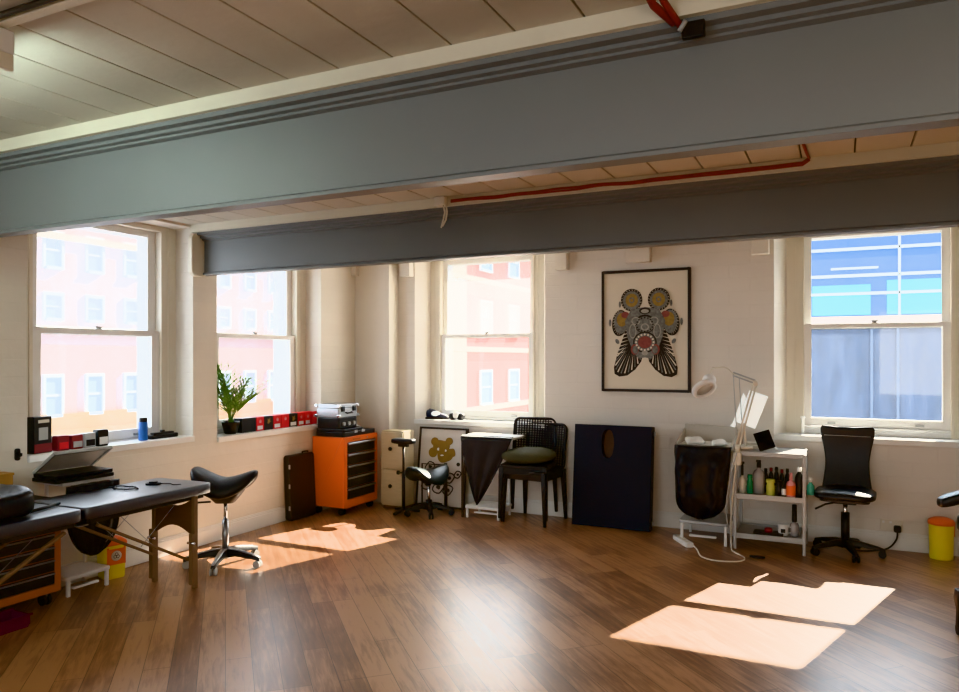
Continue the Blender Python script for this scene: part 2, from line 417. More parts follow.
# (from, to, splay, sill z, head z)
W1 = (2.93, 4.257, .0, .885, 2.53); W2 = (4.508, 5.862, .0, .85, 2.54)
W3 = (-3.974, -2.53, .08, .865, 2.57); W4 = (-.491, 1.005, .085, .865, 2.60)
wall_with_windows('wall_left', YF - .3, YB + .0, [W1, W2], M['wall_left'], (XL, 0, 0), PI / 2, 'white painted brick wall with the two street windows')
wall_with_windows('wall_back', XL - .5, XR + .3, [W3, W4], M['wall_back'], (0, YB, 0), 0, 'white painted brick end wall with the picture')
struct(MB().span((XR, YF - .3, 0), (XR + .3, YB, ZC + .1)).build('wall_right', M['plaster']), 'plain plaster wall')
struct(MB().span((XL, YF - .3, 0), (XR, YF, ZC + .1)).build('wall_front', M['plaster']), 'plain plaster wall')

def window(n, spec, gz0, zr, gz1, loc, rz, gup, glo, label, LW=.135, st=.055):
    a, b, s, zs, zh = spec; a2, b2 = a + s, b - s
    w = bpy.data.objects.new('window_%d' % n, None); COL.objects.link(w); w.location = loc; w.rotation_euler = (0, 0, rz); struct(w, label)
    mb = MB()   # box lining round the sashes
    for x0, x1 in ((a2, a2 + LW), (b2 - LW, b2)):
        mb.span((x0, T1, zs), (x1, T2, zh))
        xi = x1 if x0 == a2 else x0; sg = 1 if x0 == a2 else -1
        mb.span((xi - sg * .022, T1 - .012, zs), (xi, T1, zh - .05))      # staff bead
        mb.span(((x0 + x1) / 2 - .003, T1 - .006, zs), ((x0 + x1) / 2 + .003, T1, zh))
    mb.span((a2 + LW, T1, gz1 + .05), (b2 - LW, T2, zh)); mb.span((a2 + LW - .022, T1 - .012, gz1 + .05), (b2 - LW + .022, T1, gz1 + .075))
    mb.build('lining', M['lining'], w, bevel=.004)
    mb = MB(); mb.prism([(a + .001, -.022), (b - .001, -.022), (b - .001, 0), (b2 - .001, T1), (a2 + .001, T1), (a + .001, 0)], zs - .045, zs)
    mb.span((a2 + LW, T1, zs), (b2 - LW, T2 + .1, gz0 - .07)); mb.span((a2 + LW, T1 - .02, gz0 - .085), (b2 - LW, T1, gz0 - .07))
    mb.build('sill', M['frame'], w, bevel=.004)
    x0, x1 = a2 + LW, b2 - LW
    def sash(nm, y0, y1, z0, zb, zt, z1, gm):
        mb = MB()
        mb.span((x0, y0, z0), (x0 + st, y1, z1)); mb.span((x1 - st, y0, z0), (x1, y1, z1))
        mb.span((x0 + st, y0, z0), (x1 - st, y1, zb)); mb.span((x0 + st, y0, zt), (x1 - st, y1, z1))
        o = mb.build(nm, M['frame'], w, bevel=.004)
        ym = (y0 + y1) / 2
        MB().span((x0 + st - .005, ym - .002, zb - .005), (x1 - st + .005, ym + .002, zt + .005)).build('pane', gm, o)
        return o
    lo = sash('lower_sash', T1 + .012, T1 + .048, gz0 - .07, gz0, zr - .018, zr + .022, glo)
    sash('upper_sash', T1 + .055, T1 + .092, zr - .018, zr + .02, gz1, gz1 + .05, gup)
    mb = MB()
    for fx in (.2, .8):
        xx = x0 + (x1 - x0) * fx; mb.span((xx - .03, T1 + .002, gz0 - .05), (xx + .03, T1 + .012, gz0 - .035)); mb.span((xx - .03, T1 - .006, gz0 - .038), (xx + .03, T1 + .012, gz0 - .033))
    mb.build('sash_lift', M['grey_metal'], lo)
    xm = (x0 + x1) / 2
    MB().cyl((xm, T1 + .03, zr + .022), (xm, T1 + .03, zr + .034), .02).bar((xm - .03, T1 + .03, zr + .04), (xm + .03, T1 + .03, zr + .04), .012).build('sash_latch', M['grey_metal'], lo)
    return w
window(1, W1, .965, 1.685, 2.44, (XL, 0, 0), PI / 2, M['glass_pink_up'], M['glass_pink'], 'near sash window of the side wall', .15, .07)
window(2, W2, .965, 1.695, 2.45, (XL, 0, 0), PI / 2, M['glass_pink_up'], M['glass_pink'], 'sash window with the potted plant on its sill', .15, .07)
window(3, W3, .96, 1.727, 2.48, (0, YB, 0), 0, M['glass_mid_up'], M['glass_mid'], 'sash window above the stacked chairs', .12, .05)
window(4, W4, 1.0, 1.765, 2.515, (0, YB, 0), 0, M['glass_blue_up'], M['glass_blue'], 'sash window above the black task chair')

# skirting
def skirting(name, pts, label):
    mb = MB()
    (x0, y0), (x1, y1), (nx, ny) = pts
    for d, z0, z1 in ((.018, 0, .115), (.013, .115, .128), (.008, .128, .138)):
        mb.span((min(x0, x0 + nx * d), min(y0, y0 + ny * d), z0), (max(x1, x1 + nx * d), max(y1, y1 + ny * d), z1))
    struct(mb.build(name, M['skirting'], bevel=.003), label)
skirting('baseboard_left', ((XL, YF), (XL, YB), (1, 0)), 'white skirting board')
skirting('baseboard_back', ((XL + .02, YB), (XR, YB), (0, -1)), 'white skirting board')
# pier in the corner, corbel blocks and pads high on the wall
struct(MB().span((XL, 6.43, 0), (-4.174, YB, ZB)).build('trim_1', M['plaster'], bevel=.006), 'white corner pier')
for i, (x0, x1, z0) in enumerate([(-4.60, -4.545, 2.36), (-4.11, -3.99, 2.345), (-2.40, -2.285, 2.325), (-1.735, -1.51, 2.355), (-.665, -.525, 2.365)]):
    y0 = 6.36 if i == 0 else 6.53
    struct(MB().span((x0, y0, z0), (x1, YB if i else 6.43, ZB)).build('trim_%d' % (i + 2), M['plaster'], bevel=.006), 'white plastered block high on the wall')
struct(MB().prism(rect(.16, .34, .05, 4, 4.285, 2.315), XL, XL + .045, 'x').build('trim_7', M['cream'], bevel=.008), 'cream padstone under the end of the far beam')

# riveted steel beams, grey
def beam(name, y, z0, xa, xb, label, ZC=ZC):
    prof = [(y - .015, z0), (y + .065, z0), (y + .065, z0 + .014), (y + .04, z0 + .024), (y + .04, ZC - .12), (y + .065, ZC - .11), (y + .065, ZC - .06),
            (y - .075, ZC - .06), (y - .075, ZC - .08), (y - .045, ZC - .085), (y - .045, ZC - .10), (y - .025, ZC - .105), (y - .025, ZC - .115), (y, ZC - .122), (y, z0 + .024), (y - .015, z0 + .014)]
    o = struct(MB().prism(prof, xa, xb, 'x').build(name, M['beam']), label)
    c = MB().span((xa, y - .10, ZC - .06), (xb, y + .08, ZC)).build('cornice_strip', M['cream'], o)
    return o
beam('ceiling_beam', 2.45, 2.168, XL, XR, 'near grey painted ceiling beam')
beam('ceiling_beam', 4.33, 2.160, XL, XR, 'far grey painted ceiling beam', ZB)

# ------------------------------------------------------------------ outside
def building(name, label, x, y0, y1, zt, fm, wins, bands, quoin=None):
    t = thing(name, label, 'building', (x, y0, -5))
    L = y1 - y0
    MB().span((-6, 0, 0), (0, L, zt + 5)).build('facade', fm, t)
    for (z0, z1, d, mm) in bands: MB().span((0, -.1, z0 + 5), (d, L, z1 + 5)).build('stone_band', mm, t)
    if quoin: MB().span((0, -.1, 0), (.12, quoin, zt + 5)).build('corner_pilaster', M['stone'], t)
    for (ya, za, w, h) in wins:
        ya -= y0; za += 5
        mb = MB(); mb.span((0, ya - .08, za - .08), (.08, ya, za + h + .1)); mb.span((0, ya + w, za - .08), (.08, ya + w + .08, za + h + .1))
        mb.span((0, ya, za + h), (.08, ya + w, za + h + .1)); mb.span((0, ya, za - .1), (.14, ya + w, za)); mb.span((0, ya, za + h * .48), (.05, ya + w, za + h * .54))
        f = mb.build('house_window', M['office_white'], t)
        MB().span((0, ya, za), (.02, ya + w, za + h)).build('pane', M['house_glass'], f)
    return t
wa = []
for k in range(12):
    for z, h in ((-3.4, 1.2), (-.25, 1.15), (2.75, .7), (4.35, 1.0), (7.2, 1.0)):
        wa.append((14.55 + (k - 1) * 1.42, z, .52, h))
building('brick_building', 'pale pink brick building with a yellow stone band across the street', -22, 6, 36, 8.6, M['facade_pink'], wa,
         [(-1.15, -.75, .25, M['yellow_stone']), (-.75, -.25, .12, M['yellow_stone']), (2.3, 2.5, .15, M['stone']), (5.2, 5.4, .15, M['stone'])])
wb = []
for k in range(5):
    for z in (-3.2, -.32, 2.5, 5.1): wb.append((26.7 + k * 2.85, z, 1.0, 1.25))
building('brick_building', 'red brick building with pale sash windows seen through the middle window', -13, 23.6, 44, 7.2, M['facade_red'], wb,
         [(-.62, -.42, .18, M['stone']), (1.75, 1.95, .14, M['stone']), (4.5, 4.7, .2, M['stone'])], quoin=1.7)
t = thing('office_building', 'blue clad office building with cyan glass panels and white glazing bars', 'building', (0, 15, -5))
mb = MB(); mb.span((-5, 0, 0), (12, 4, 7.10)); mb.build('wall_cladding', M['office_dark'], t)
MB().span((-5, -.03, 7.26), (12, 0, 8.80)).build('upper_cladding', M['office_blue'], t)
MB().span((-5, -.12, 7.10), (12, 0, 7.25)).build('stone_ledge', M['office_pink'], t)
MB().span((-5, 0, 7.10), (12, 4, 8.80)).build('upper_storey', M['office_dark'], t)
for x0, x1 in ((-2.6, -.9), (-.45, .50), (.76, 1.75), (2.2, 3.6)):
    MB().span((x0, -.06, 7.28), (x1, -.03, 7.82 if x0 < .6 else 7.88)).build('glass_panel', M['office_cyan'], t)
for zz in (7.66, 7.985, 8.466): MB().span((-5, -.09, zz - .025), (12, -.06, zz + .025)).build('glazing_bar', M['office_white'], t)
for xx in (-2.2, -.62, .95, 2.5): MB().span((xx - .02, -.09, 7.26), (xx + .02, -.06, 8.80)).build('glazing_bar', M['office_white'], t)
for xx in (.52, .93): MB().span((xx - .02, -.04, 0), (xx + .02, 0, 7.10)).build('downpipe', M['downpipe'], t)
MB().span((-.14, -.10, 8.10), (.62, -.06, 8.135)).build('strip_light', M['office_white'], t)
struct(MB().span((-30, -12, -5.2), (20, 50, -5)).build('street', M['tarmac']), 'tarmac street below the windows')

# ------------------------------------------------------------------ ceiling fittings
t = thing('fluorescent_light', 'white fluorescent batten light hung under the near ceiling boards', 'light', (-3.125, 1.52, 2.472))
MB().span((-.62, -.035, .05), (.62, .035, .13)).build('housing', M['white'], t, bevel=.006)
MB().cyl((-.60, 0, .022), (.60, 0, .022), .018).build('tube', M['tube'], t)
for sx in (-.61, .61): MB().span((sx - .012, -.03, -.005), (sx + .012, .03, .05)).build('end_cap', M['offwhite'], t, bevel=.004)
MB().cyl((-.3, 0, .13), (-.3, 0, .16), .012).cyl((.3, 0, .13), (.3, 0, .16), .012).build('mounting_stud', M['grey_metal'], t)
o = MB().span((XL + .02, 1.497, 2.608), (XR - .02, 1.535, 2.628)).use(1).cyl((XL + .02, 1.475, 2.615), (XR - .02, 1.475, 2.615), .010).build('cable_trunking', [M['cream'], M['frame_dark']], bevel=.003); tag(o, 'cream cable trunking across the near ceiling boards', 'trunking')
o = MB().tube([(-.52, y, 2.60 + nz((y, 0, 0), 2, .008)) for y in [YF + .1 + i * .2 for i in range(25)]] + [(-.47, 2.37, 2.56)], .013).tube([(-.49, y, 2.605 + nz((y, 5, 0), 2, .01)) for y in [YF + .1 + i * .2 for i in range(25)]] + [(-.44, 2.38, 2.53)], .011).build('fire_cable', M['red_pipe'])
tag(o, 'pair of red cables running across the near ceiling to a black bracket', 'cable')
t = thing('cable_bracket', 'small black bracket on the near beam where red cables end', 'bracket', (-.41, 2.365, 2.50))
MB().span((-.035, -.012, 0), (.035, .012, .05)).build('plate', M['black_plastic'], t, bevel=.003); MB().cyl((-.04, -.02, .02), (-.02, -.02, .05), .008).build('clip', M['grey_metal'], t)
pts = [(-2.26 + i * .0535, 4.215 + nz((i * .3, 1, 0), 1, .006), 2.520 + nz((i * .25, 3, 0), 1, .010)) for i in range(40)]
pts += [(-.14, 4.16, 2.53), (-.15, 4.05, 2.535), (-.16, 3.84, 2.537)]
o = MB().tube(pts, .0075).tube([(p[0], p[1] - .004, p[2] - .012 + nz((p[0] * 3, 7, 0), 1, .006)) for p in pts[:-2]], .006).build('fire_cable', M['red_pipe']); tag(o, 'red cable clipped along the cream strip above the far beam', 'cable')
t = thing('junction_box', 'white junction box with loose wires hanging at the end of the red cable', 'junction box', (-2.33, 4.202, 2.487))
MB().box((0, 0, .03), (.08, .05, .06)).build('housing', M['offwhite'], t, bevel=.008)
MB().tube([(.03, -.02, 0), (.05, -.035, -.05), (.04, -.04, -.10), (.025, -.04, -.15)], .006).tube([(.05, -.02, .0), (.065, -.035, -.05), (.06, -.04, -.10), (.035, -.04, -.14)], .006).build('loose_wire', M['offwhite'], t)

# ------------------------------------------------------------------ shared makers
def caster(parent, x, y, r=.028, m_fork=None, m_wheel=None, ang=0.0):
    mb = MB(); R = Matrix.Rotation(ang, 3, 'Z')
    def q(v): v = R @ Vector(v); return (v.x + x, v.y + y, v.z)
    for sx in (-1, 1): mb.cyl(q((sx * .014 - .008 * sx, .012, r)), q((sx * .014 + .008 * sx, .012, r)), r, n=14)
    w = mb.build('caster', m_wheel or M['black_plastic'], parent)
    mb = MB(); mb.cyl((x, y, r * 1.5), (x, y, r * 2.4), .009, n=8); mb.bar(q((0, -.008, r * 2.0)), q((0, .02, r * 1.4)), .018, .010)
    mb.build('fork', m_fork or M['chrome'], w)
    return w

def saddle(L, W, T, dip, droop, flare):
    def fn(v):
        u = v.x / (L / 2); q = v.y / (W / 2)
        y = v.y * (1 - .38 * max(0, u) + .12 * max(0, -u))
        return Vector((v.x, y, v.z + dip * abs(u) ** 1.7 * (1.25 if u < 0 else .95) - droop * q * q))
    return MB().blob((0, 0, 0), (L / 2, W / 2, T / 2), .72, 36, 18, fn)

def star_base(t, r, z, arm_m, fork_m, wheel_m, rot=0.0, n=5, strip=False):
    for k in range(n):
        a = rot + 2 * PI * k / n; c, s_ = math.cos(a), math.sin(a)
        ring = []
        for f, w, zt, zb in ((.0, .034, z + .035, z - .03), (.35, .030, z + .03, z - .01), (.8, .022, z + .004, z - .022), (1.0, .017, z - .012, z - .034)):
            x, y = c * r * f, s_ * r * f
            ring.append([(x - s_ * w, y + c * w, zb), (x + s_ * w, y - c * w, zb), (x + s_ * w * .6, y - c * w * .6, zt), (x - s_ * w * .6, y + c * w * .6, zt)])
        arm = MB().loft(ring).build('base_arm', arm_m, t, bevel=.003)
        if strip: MB().loft([[(p[0], p[1], p[2] + dz) for p in (q[3], q[2]) for dz in ((.001, .007) if p is q[3] else (.007, .001))] for q in ring]).build('chrome_strip', M['alu'], arm)
        caster(t, c * r * .97, s_ * r * .97, .027, fork_m, wheel_m, a + PI / 2)

# ------------------------------------------------------------------ massage table in the foreground
t = thing('massage_table', 'long black padded folding massage table on wooden legs by the side wall', 'massage table', (-3.985, 2.70, 0), math.radians(2))
zt = .67
def pad(y0, y1):
    def fn(v): return v + Vector((0, 0, nz((v.x, v.y + y0, 0), 4, .004)))
    mb = MB(); mb.blob((0, (y0 + y1) / 2, zt - .035), (.25, abs(y1 - y0) / 2, .036), .13, 48, 16, fn); return mb
pad(.006, .955).build('pad', M['navy_vinyl'], t); pad(-1.05, -.006).build('pad', M['navy_vinyl'], t)
for y0, y1 in ((.03, .92), (-1.02, -.03)):
    mb = MB()
    for sx in (-.205, .205): mb.span((sx - .012, y0 + .02, zt - .098), (sx + .012, y1 - .02, zt - .070))
    for yy in (y0 + .02, y1 - .02): mb.span((-.205, yy - .012, zt - .098), (.205, yy + .012, zt - .070))
    mb.build('rail_frame', M['brown_plastic'], t, bevel=.003)
for ye, sg in ((.80, 1), (-.88, -1)):
    for sx in (-.115, .238):
        l1 = MB().span((sx - .013, ye - .016, 0), (sx + .013, ye + .016, .60)).build('leg', M['beech'], t, bevel=.004)
        MB().span((sx - .016, ye - .036, .03), (sx + .016, ye - .017, .36)).build('height_slat', M['beech'], l1, bevel=.003)
        MB().cyl((sx - .03, ye - .03, .30), (sx + .03, ye - .03, .30), .009, n=8).build('adjusting_knob', M['chrome'], l1)
    # waisted end panel
    top = [(-.10 + .325 * i / 14, .58 - .055 * math.sin(PI * i / 14)) for i in range(15)]; bot = [(-.10 + .325 * i / 14, .34 + .06 * math.sin(PI * i / 14)) for i in range(15)]
    MB().prism(bot + top[::-1], ye - .008, ye + .008, 'y').build('end_panel', M['brown_panel'], t)
    for sx in (-.09, .21):
        MB().bar((sx, ye - sg * .03, .19), (sx, sg * .10, .555), .024, .016).build('brace', M['beech'], t, bevel=.003)
        MB().tube([(sx, sg * .25, .58), (sx, ye - sg * .28, .32)], .0022, 6).tube([(sx, ye - sg * .10, .60), (sx, ye - sg * .40, .36)], .0022, 6).build('steel_cable', M['alu'], t)
for sx in (-.2, .2): MB().span((sx - .03, -.03, zt - .1), (sx + .03, .03, zt - .095)).build('hinge', M['alu'], t)

def pillowfn(v): return v + Vector((0, 0, nz((v.x, v.y, v.z), 6, .02)))
o = MB().blob((0, 0, .075), (.24, .22, .075), .45, 40, 20, pillowfn).build('bolster_cushion', M['black'], loc=(-4.0, 2.26, .675), rz=.1)
tag(o, 'plump black vinyl cushion lying on the near end of the massage table', 'cushion')
o = MB().tube([(.09 * math.cos(a) * (1 + .25 * math.sin(3 * a)), .05 * math.sin(a) + .01 * math.cos(5 * a), .006 + .003 * (i % 2)) for i, a in enumerate([k * .5 for k in range(40)])], .004, 6).tube([(-.09, 0, .005), (-.14, -.06, .004), (-.12, -.15, .004), (-.17, -.22, .004)], .004, 6).build('cable_coil', M['black_plastic'], loc=(-4.06, 3.21, .672))
tag(o, 'coiled thin black cable lying on the far end of the massage table', 'cable')
t = thing('tattoo_pedal', 'small flat black foot pedal lying next to the coiled cable on the massage table', 'pedal', (-4.03, 3.40, .672), .5)
MB().prism(rect(.09, .06, .02), 0, .012).build('base', M['black_plastic'], t); MB().prism(rect(.05, .045, .015), .012, .022).build('button', M['black'], t)
MB().tube([(.04, .0, .008), (.10, .02, .005), (.14, -.03, .004), (.18, -.01, .004)], .003, 6).build('lead', M['black_plastic'], t)
o = MB().cyl((-.0, -.11, .011), (0, .11, .011), .009).cyl((0, .11, .011), (0, .125, .011), .006).build('tattoo_machine_pen', M['black_plastic'], loc=(-3.90, 2.58, .672), rz=.35)
tag(o, 'short black rod lying beside the cushion on the massage table', 'pen')

# ------------------------------------------------------------------ roll cab under the table
t = thing('tool_cabinet', 'brown-orange tool cabinet with black drawers under the massage table', 'tool cabinet', (-4.435, 2.60, 0), PI / 2)
H0, H1, CW, CD = .085, .63, .66, .32
mb = MB(); mb.span((-CW / 2, -CD / 2 + .012, H0), (CW / 2, CD / 2, H1))
mb.span((-CW / 2, -CD / 2 - .004, H0), (-CW / 2 + .04, -CD / 2 + .012, H1)); mb.span((CW / 2 - .04, -CD / 2 - .004, H0), (CW / 2, -CD / 2 + .012, H1))
mb.span((-CW / 2 + .04, -CD / 2 - .004, H0), (CW / 2 - .04, -CD / 2 + .012, H0 + .045)); mb.span((-CW / 2 + .04, -CD / 2 - .004, H1 - .03), (CW / 2 - .04, -CD / 2 + .012, H1))
mb.build('carcass', M['dull_orange'], t, bevel=.004)
n = 6; hh = (H1 - .03 - H0 - .045) / n
for k in range(n):
    z0 = H0 + .045 + k * hh
    d = MB().span((-CW / 2 + .042, -CD / 2 - .006, z0 + .004), (CW / 2 - .042, -CD / 2 + .011, z0 + hh - .004)).build('drawer', M['black_plastic'], t, bevel=.003)
    MB().span((-CW / 2 + .045, -CD / 2 - .018, z0 + hh - .016), (CW / 2 - .045, -CD / 2 - .006, z0 + hh - .006)).build('handle', M['alu'], d, bevel=.003)
MB().span((-CW / 2, -CD / 2, H1), (CW / 2, CD / 2, H1 + .012)).build('rubber_top', M['black_plastic'], t)
for sx in (-.27, .27):
    for sy in (-.11, .11): caster(t, sx, sy, .036, M['grey_metal'])
o = MB().span((-.05, -.05, 0), (.05, .05, .155)).span((-.055, -.055, .155), (.055, .055, .17)).build('wooden_box', M['box_wood'], loc=(-4.50, 2.70, .643), bevel=.003); tag(o, 'small golden wooden box standing behind the black cushion', 'box')
t = thing('crate', 'dark magenta plastic crate lying on the floor under the black drawers', 'crate', (-4.15, 2.43, 0), PI / 2)
MB().prism(rect(.36, .16, .02), 0, .012).build('bottom', M['magenta'], t)
mb = MB(); 
for sx in (-.175, .175): mb.span((sx - .006, -.08, .012), (sx + .006, .08, .07))
for sy in (-.077, .077): mb.span((-.175, sy - .005, .012), (.175, sy + .005, .07))
mb.build('side', M['magenta'], t, bevel=.002); MB().span((-.19, -.092, .062), (.19, -.08, .075)).span((-.19, .08, .062), (.19, .092, .075)).build('rim', M['magenta'], t, bevel=.003)

# ------------------------------------------------------------------ white trolleys with black liners
def trolley(label, loc, rz, W, D, H, shelf, foot, top_m, grey=False, lx=None, ox=0):
    t = thing('bin_trolley', label, 'trolley', loc, rz)
    pm = M['white']; lx = lx or W / 2 - .05
    MB().span((-W / 2, -D / 2, H - .025), (W / 2, D / 2, H)).build('top', top_m, t, bevel=.008)
    for sx in (-1, 1):
        for sy in (-1, 1): MB().span((ox + sx * lx - .011, sy * (D / 2 - .02) - .011, 0), (ox + sx * lx + .011, sy * (D / 2 - .02) + .011, shelf)).build('leg', pm, t, bevel=.003)
    for sx in (-1, 1): MB().span((ox + sx * lx - .010, D / 2 - .04, shelf), (ox + sx * lx + .010, D / 2 - .02, H - .025)).build('post', pm, t, bevel=.003)
    MB().prism(rect(lx * 2 + .05, D, .03, 5, ox), shelf - .012, shelf + .012).build('shelf', M['grey_metal'] if grey else pm, t, bevel=.004)
    MB().span((-W * .26, -D / 2 + .02, foot), (W * .22, -D / 2 + .05, foot + .018)).build('pedal_bar', pm, t, bevel=.004)
    return t
t = trolley('white low trolley with round black liner bag between tool cabinet and yellow tub', (-4.46, 3.165, 0), PI / 2, .37, .26, .725, .115, .035, M['white'])
rings = []
for j in range(15):
    f = j / 14; z = .70 - .46 * f; w = .185 * math.sqrt(max(.02, 1 - (max(0, f - .25) / .75) ** 2.4)); d = .04 * math.sqrt(max(.05, 1 - f ** 3))
    rings.append([(w * math.cos(a) * (1 + .04 * math.sin(9 * a + 3 * f)), -.172 + d * math.sin(a) + .008 * math.sin(14 * a), z) for a in [2 * PI * i / 40 for i in range(40)]])
MB().loft(rings).build('bin_liner', M['bag'], t)
t = thing('equipment_case', 'open black equipment case with plain grey lid on the trolley behind the massage table', 'case', (-4.42, 3.12, .727), PI / 2 - .04)
MB().prism(rect(.40, .25, .015), 0, .022).build('lower_case', M['black_plastic'], t, bevel=.003)
MB().prism(rect(.39, .24, .015), .026, .048).build('tray', M['black'], t, bevel=.003)
R = Matrix.Rotation(math.radians(-32), 3, 'X')
mb = MB().box(R @ Vector((0, -.13, 0)) + Vector((0, .12, .055)), (.39, .26, .012), R)
l1 = mb.build('lid', M['grey_lid'], t, bevel=.004)
mb = MB()
for sx in (-.19, .19): mb.box(R @ Vector((sx, -.13, -.008)) + Vector((0, .12, .055)), (.012, .26, .018), R)
mb.box(R @ Vector((0, -.255, -.008)) + Vector((0, .12, .055)), (.39, .012, .018), R).build('lid_rim', M['grey_metal'], l1)

def sharps(label, loc, rz, w, h, rnd, labelled):
    t = thing('sharps_tub', label, 'sharps tub', loc, rz)
    if rnd:
        MB().lathe([(w * .45, 0), (w * .47, .01), (w * .5, h * .86), (w * .5, h * .87)], n=24).build('body', M['yellow'], t)
        MB().lathe([(w * .53, h * .84), (w * .54, h * .90), (w * .50, h * .95), (w * .3, h), (0, h)], n=24).build('lid', M['sharps_red'], t)
        MB().span((w * .44, -.02, h * .55), (w * .53, .02, h * .9)).build('closing_tab', M['sharps_red'], t, bevel=.004)
    else:
        MB().loft([rect(w * .88, w * .88, .03, 4) and [(x, y, z) for x, y in rect(w * k, w * k, .03, 4)] for k, z in ((.86, 0), (.9, .01), (1, h * .84), (1, h * .86))]).build('body', M['yellow'], t)
        MB().loft([[(x, y, z) for x, y in rect(w * k, w * k, .03, 4)] for k, z in ((1.04, h * .84), (1.06, h * .88), (1.0, h * .93), (.7, h), (.5, h))]).build('lid', M['sharps_red'], t)
    if labelled:
        l1 = MB().span((-w * .40, -w * .495, h * .36), (w * .40, -w * .475, h * .80)).build('front_label', M['sharps_red'], t)
        MB().lathe([(0, 0), (.035, 0), (.035, .002), (0, .002)], (0, -w * .497, h * .58), 20, Matrix.Rotation(PI / 2, 3, 'X')).build('hazard_mark', M['mount'], l1)
        mb = MB()
        for k in range(3):
            a = PI / 2 + k * 2 * PI / 3; mb.tube([(.010 * math.cos(a) + .010 * math.cos(b), -w * .502, h * .58 + .010 * math.sin(a) + .010 * math.sin(b)) for b in [2 * PI * i / 12 for i in range(12)]], .0022, 5, True)
        mb.build('hazard_symbol', M['ink'], l1)
    return t
sharps('square yellow sharps tub with orange lid and hazard label beside the side wall', (-4.49, 3.445, 0), PI / 2 - .25, .155, .27, False, True)

# ------------------------------------------------------------------ chrome saddle stool
t = thing('saddle_stool', 'black saddle stool on a chrome star base standing in sunlight by the side wall', 'stool', (-4.0, 4.0, 0))
sd = saddle(.46, .36, .12, .095, .045, 0).build('seat', M['black'], t, loc=(0, 0, .575), rz=math.radians(28))
MB().loft([[(x, y, z) for x, y in rect(a, b, .03, 4)] for a, b, z in ((.13, .11, .455), (.20, .16, .50), (.24, .2, .53), (.24, .2, .548))]).build('seat_pan', M['black_plastic'], t, rz=math.radians(28))
MB().bar((-.05, -.09, .47), (-.14, -.15, .465), .012).build('lever', M['black_plastic'], t)
MB().cyl((0, 0, .32), (0, 0, .47), .013).build('piston', M['chrome'], t); MB().cyl((0, 0, .09), (0, 0, .33), .024).cyl((0, 0, .05), (0, 0, .12), .036).build('column', M['alu'], t)
star_base(t, .285, .085, M['black_plastic'], M['chrome'], M['grey_metal'], math.radians(-62), strip=True)

# ------------------------------------------------------------------ window sill things, side wall
t = thing('display_card', 'tall dark boxed set with maroon foot at the near end of the first sill', 'box', (-4.655, 3.045, .886), PI / 2 + .2)
MB().span((-.07, -.03, 0), (.07, .03, .235)).build('carton', M['black_plastic'], t, bevel=.002)
MB().span((-.068, -.033, .005), (.068, -.03, .06)).build('foot_band', M['red_dark'], t); MB().span((-.035, -.034, .085), (.035, -.03, .165)).build('window_panel', M['grey_metal'], t)
MB().span((-.04, -.034, .195), (.045, -.03, .215)).build('title_strip', M['offwhite'], t)
specs = [('maroon and red rounded packet on the first sill beside the tall boxed set', 'red_dark', 'red', 3.19, .10), ('maroon and grey packet second from the tall boxed set on the first sill', 'red_dark', 'grey_metal', 3.29, .095),
         ('grey speckled carton in the middle of the first sill', 'grey_metal', 'black_plastic', 3.385, .10), ('dark plum carton with pale lower half, farthest of the packets on the first sill', 'black_plastic', 'paper', 3.485, .115)]
for lb, m1, m2, y, h in specs:
    t = thing('packet', lb, 'packet', (-4.655, y, .886), PI / 2, 'packets on the first window sill')
    MB().span((-.042, -.03, 0), (.042, .03, h)).build('carton', M[m1], t, bevel=.006)
    MB().span((-.030, -.033, .012), (.034, -.029, h * .55)).build('front_panel', M[m2], t, bevel=.001)
t = thing('spray_can', 'blue can with dark cap standing at the far end of the first sill', 'can', (-4.665, 3.845, .886))
MB().lathe([(.030, 0), (.033, .004), (.033, .13), (.028, .14)], n=20).build('body', M['blue'], t); MB().lathe([(.029, .136), (.030, .142), (.030, .165), (.026, .17), (0, .17)], n=20).build('cap', M['black_plastic'], t)
t = thing('flat_tool', 'flat black tool lying on the first sill behind the blue can', 'tool', (-4.69, 4.04, .886), PI / 2)
MB().prism(rect(.26, .07, .02), 0, .03).build('body', M['brown_plastic'], t, bevel=.004); MB().prism(rect(.20, .05, .02), .03, .045).build('upper_plate', M['black_plastic'], t, bevel=.003); MB().cyl((.0, 0, .045), (0, 0, .06), .018).build('knob', M['black_plastic'], t)

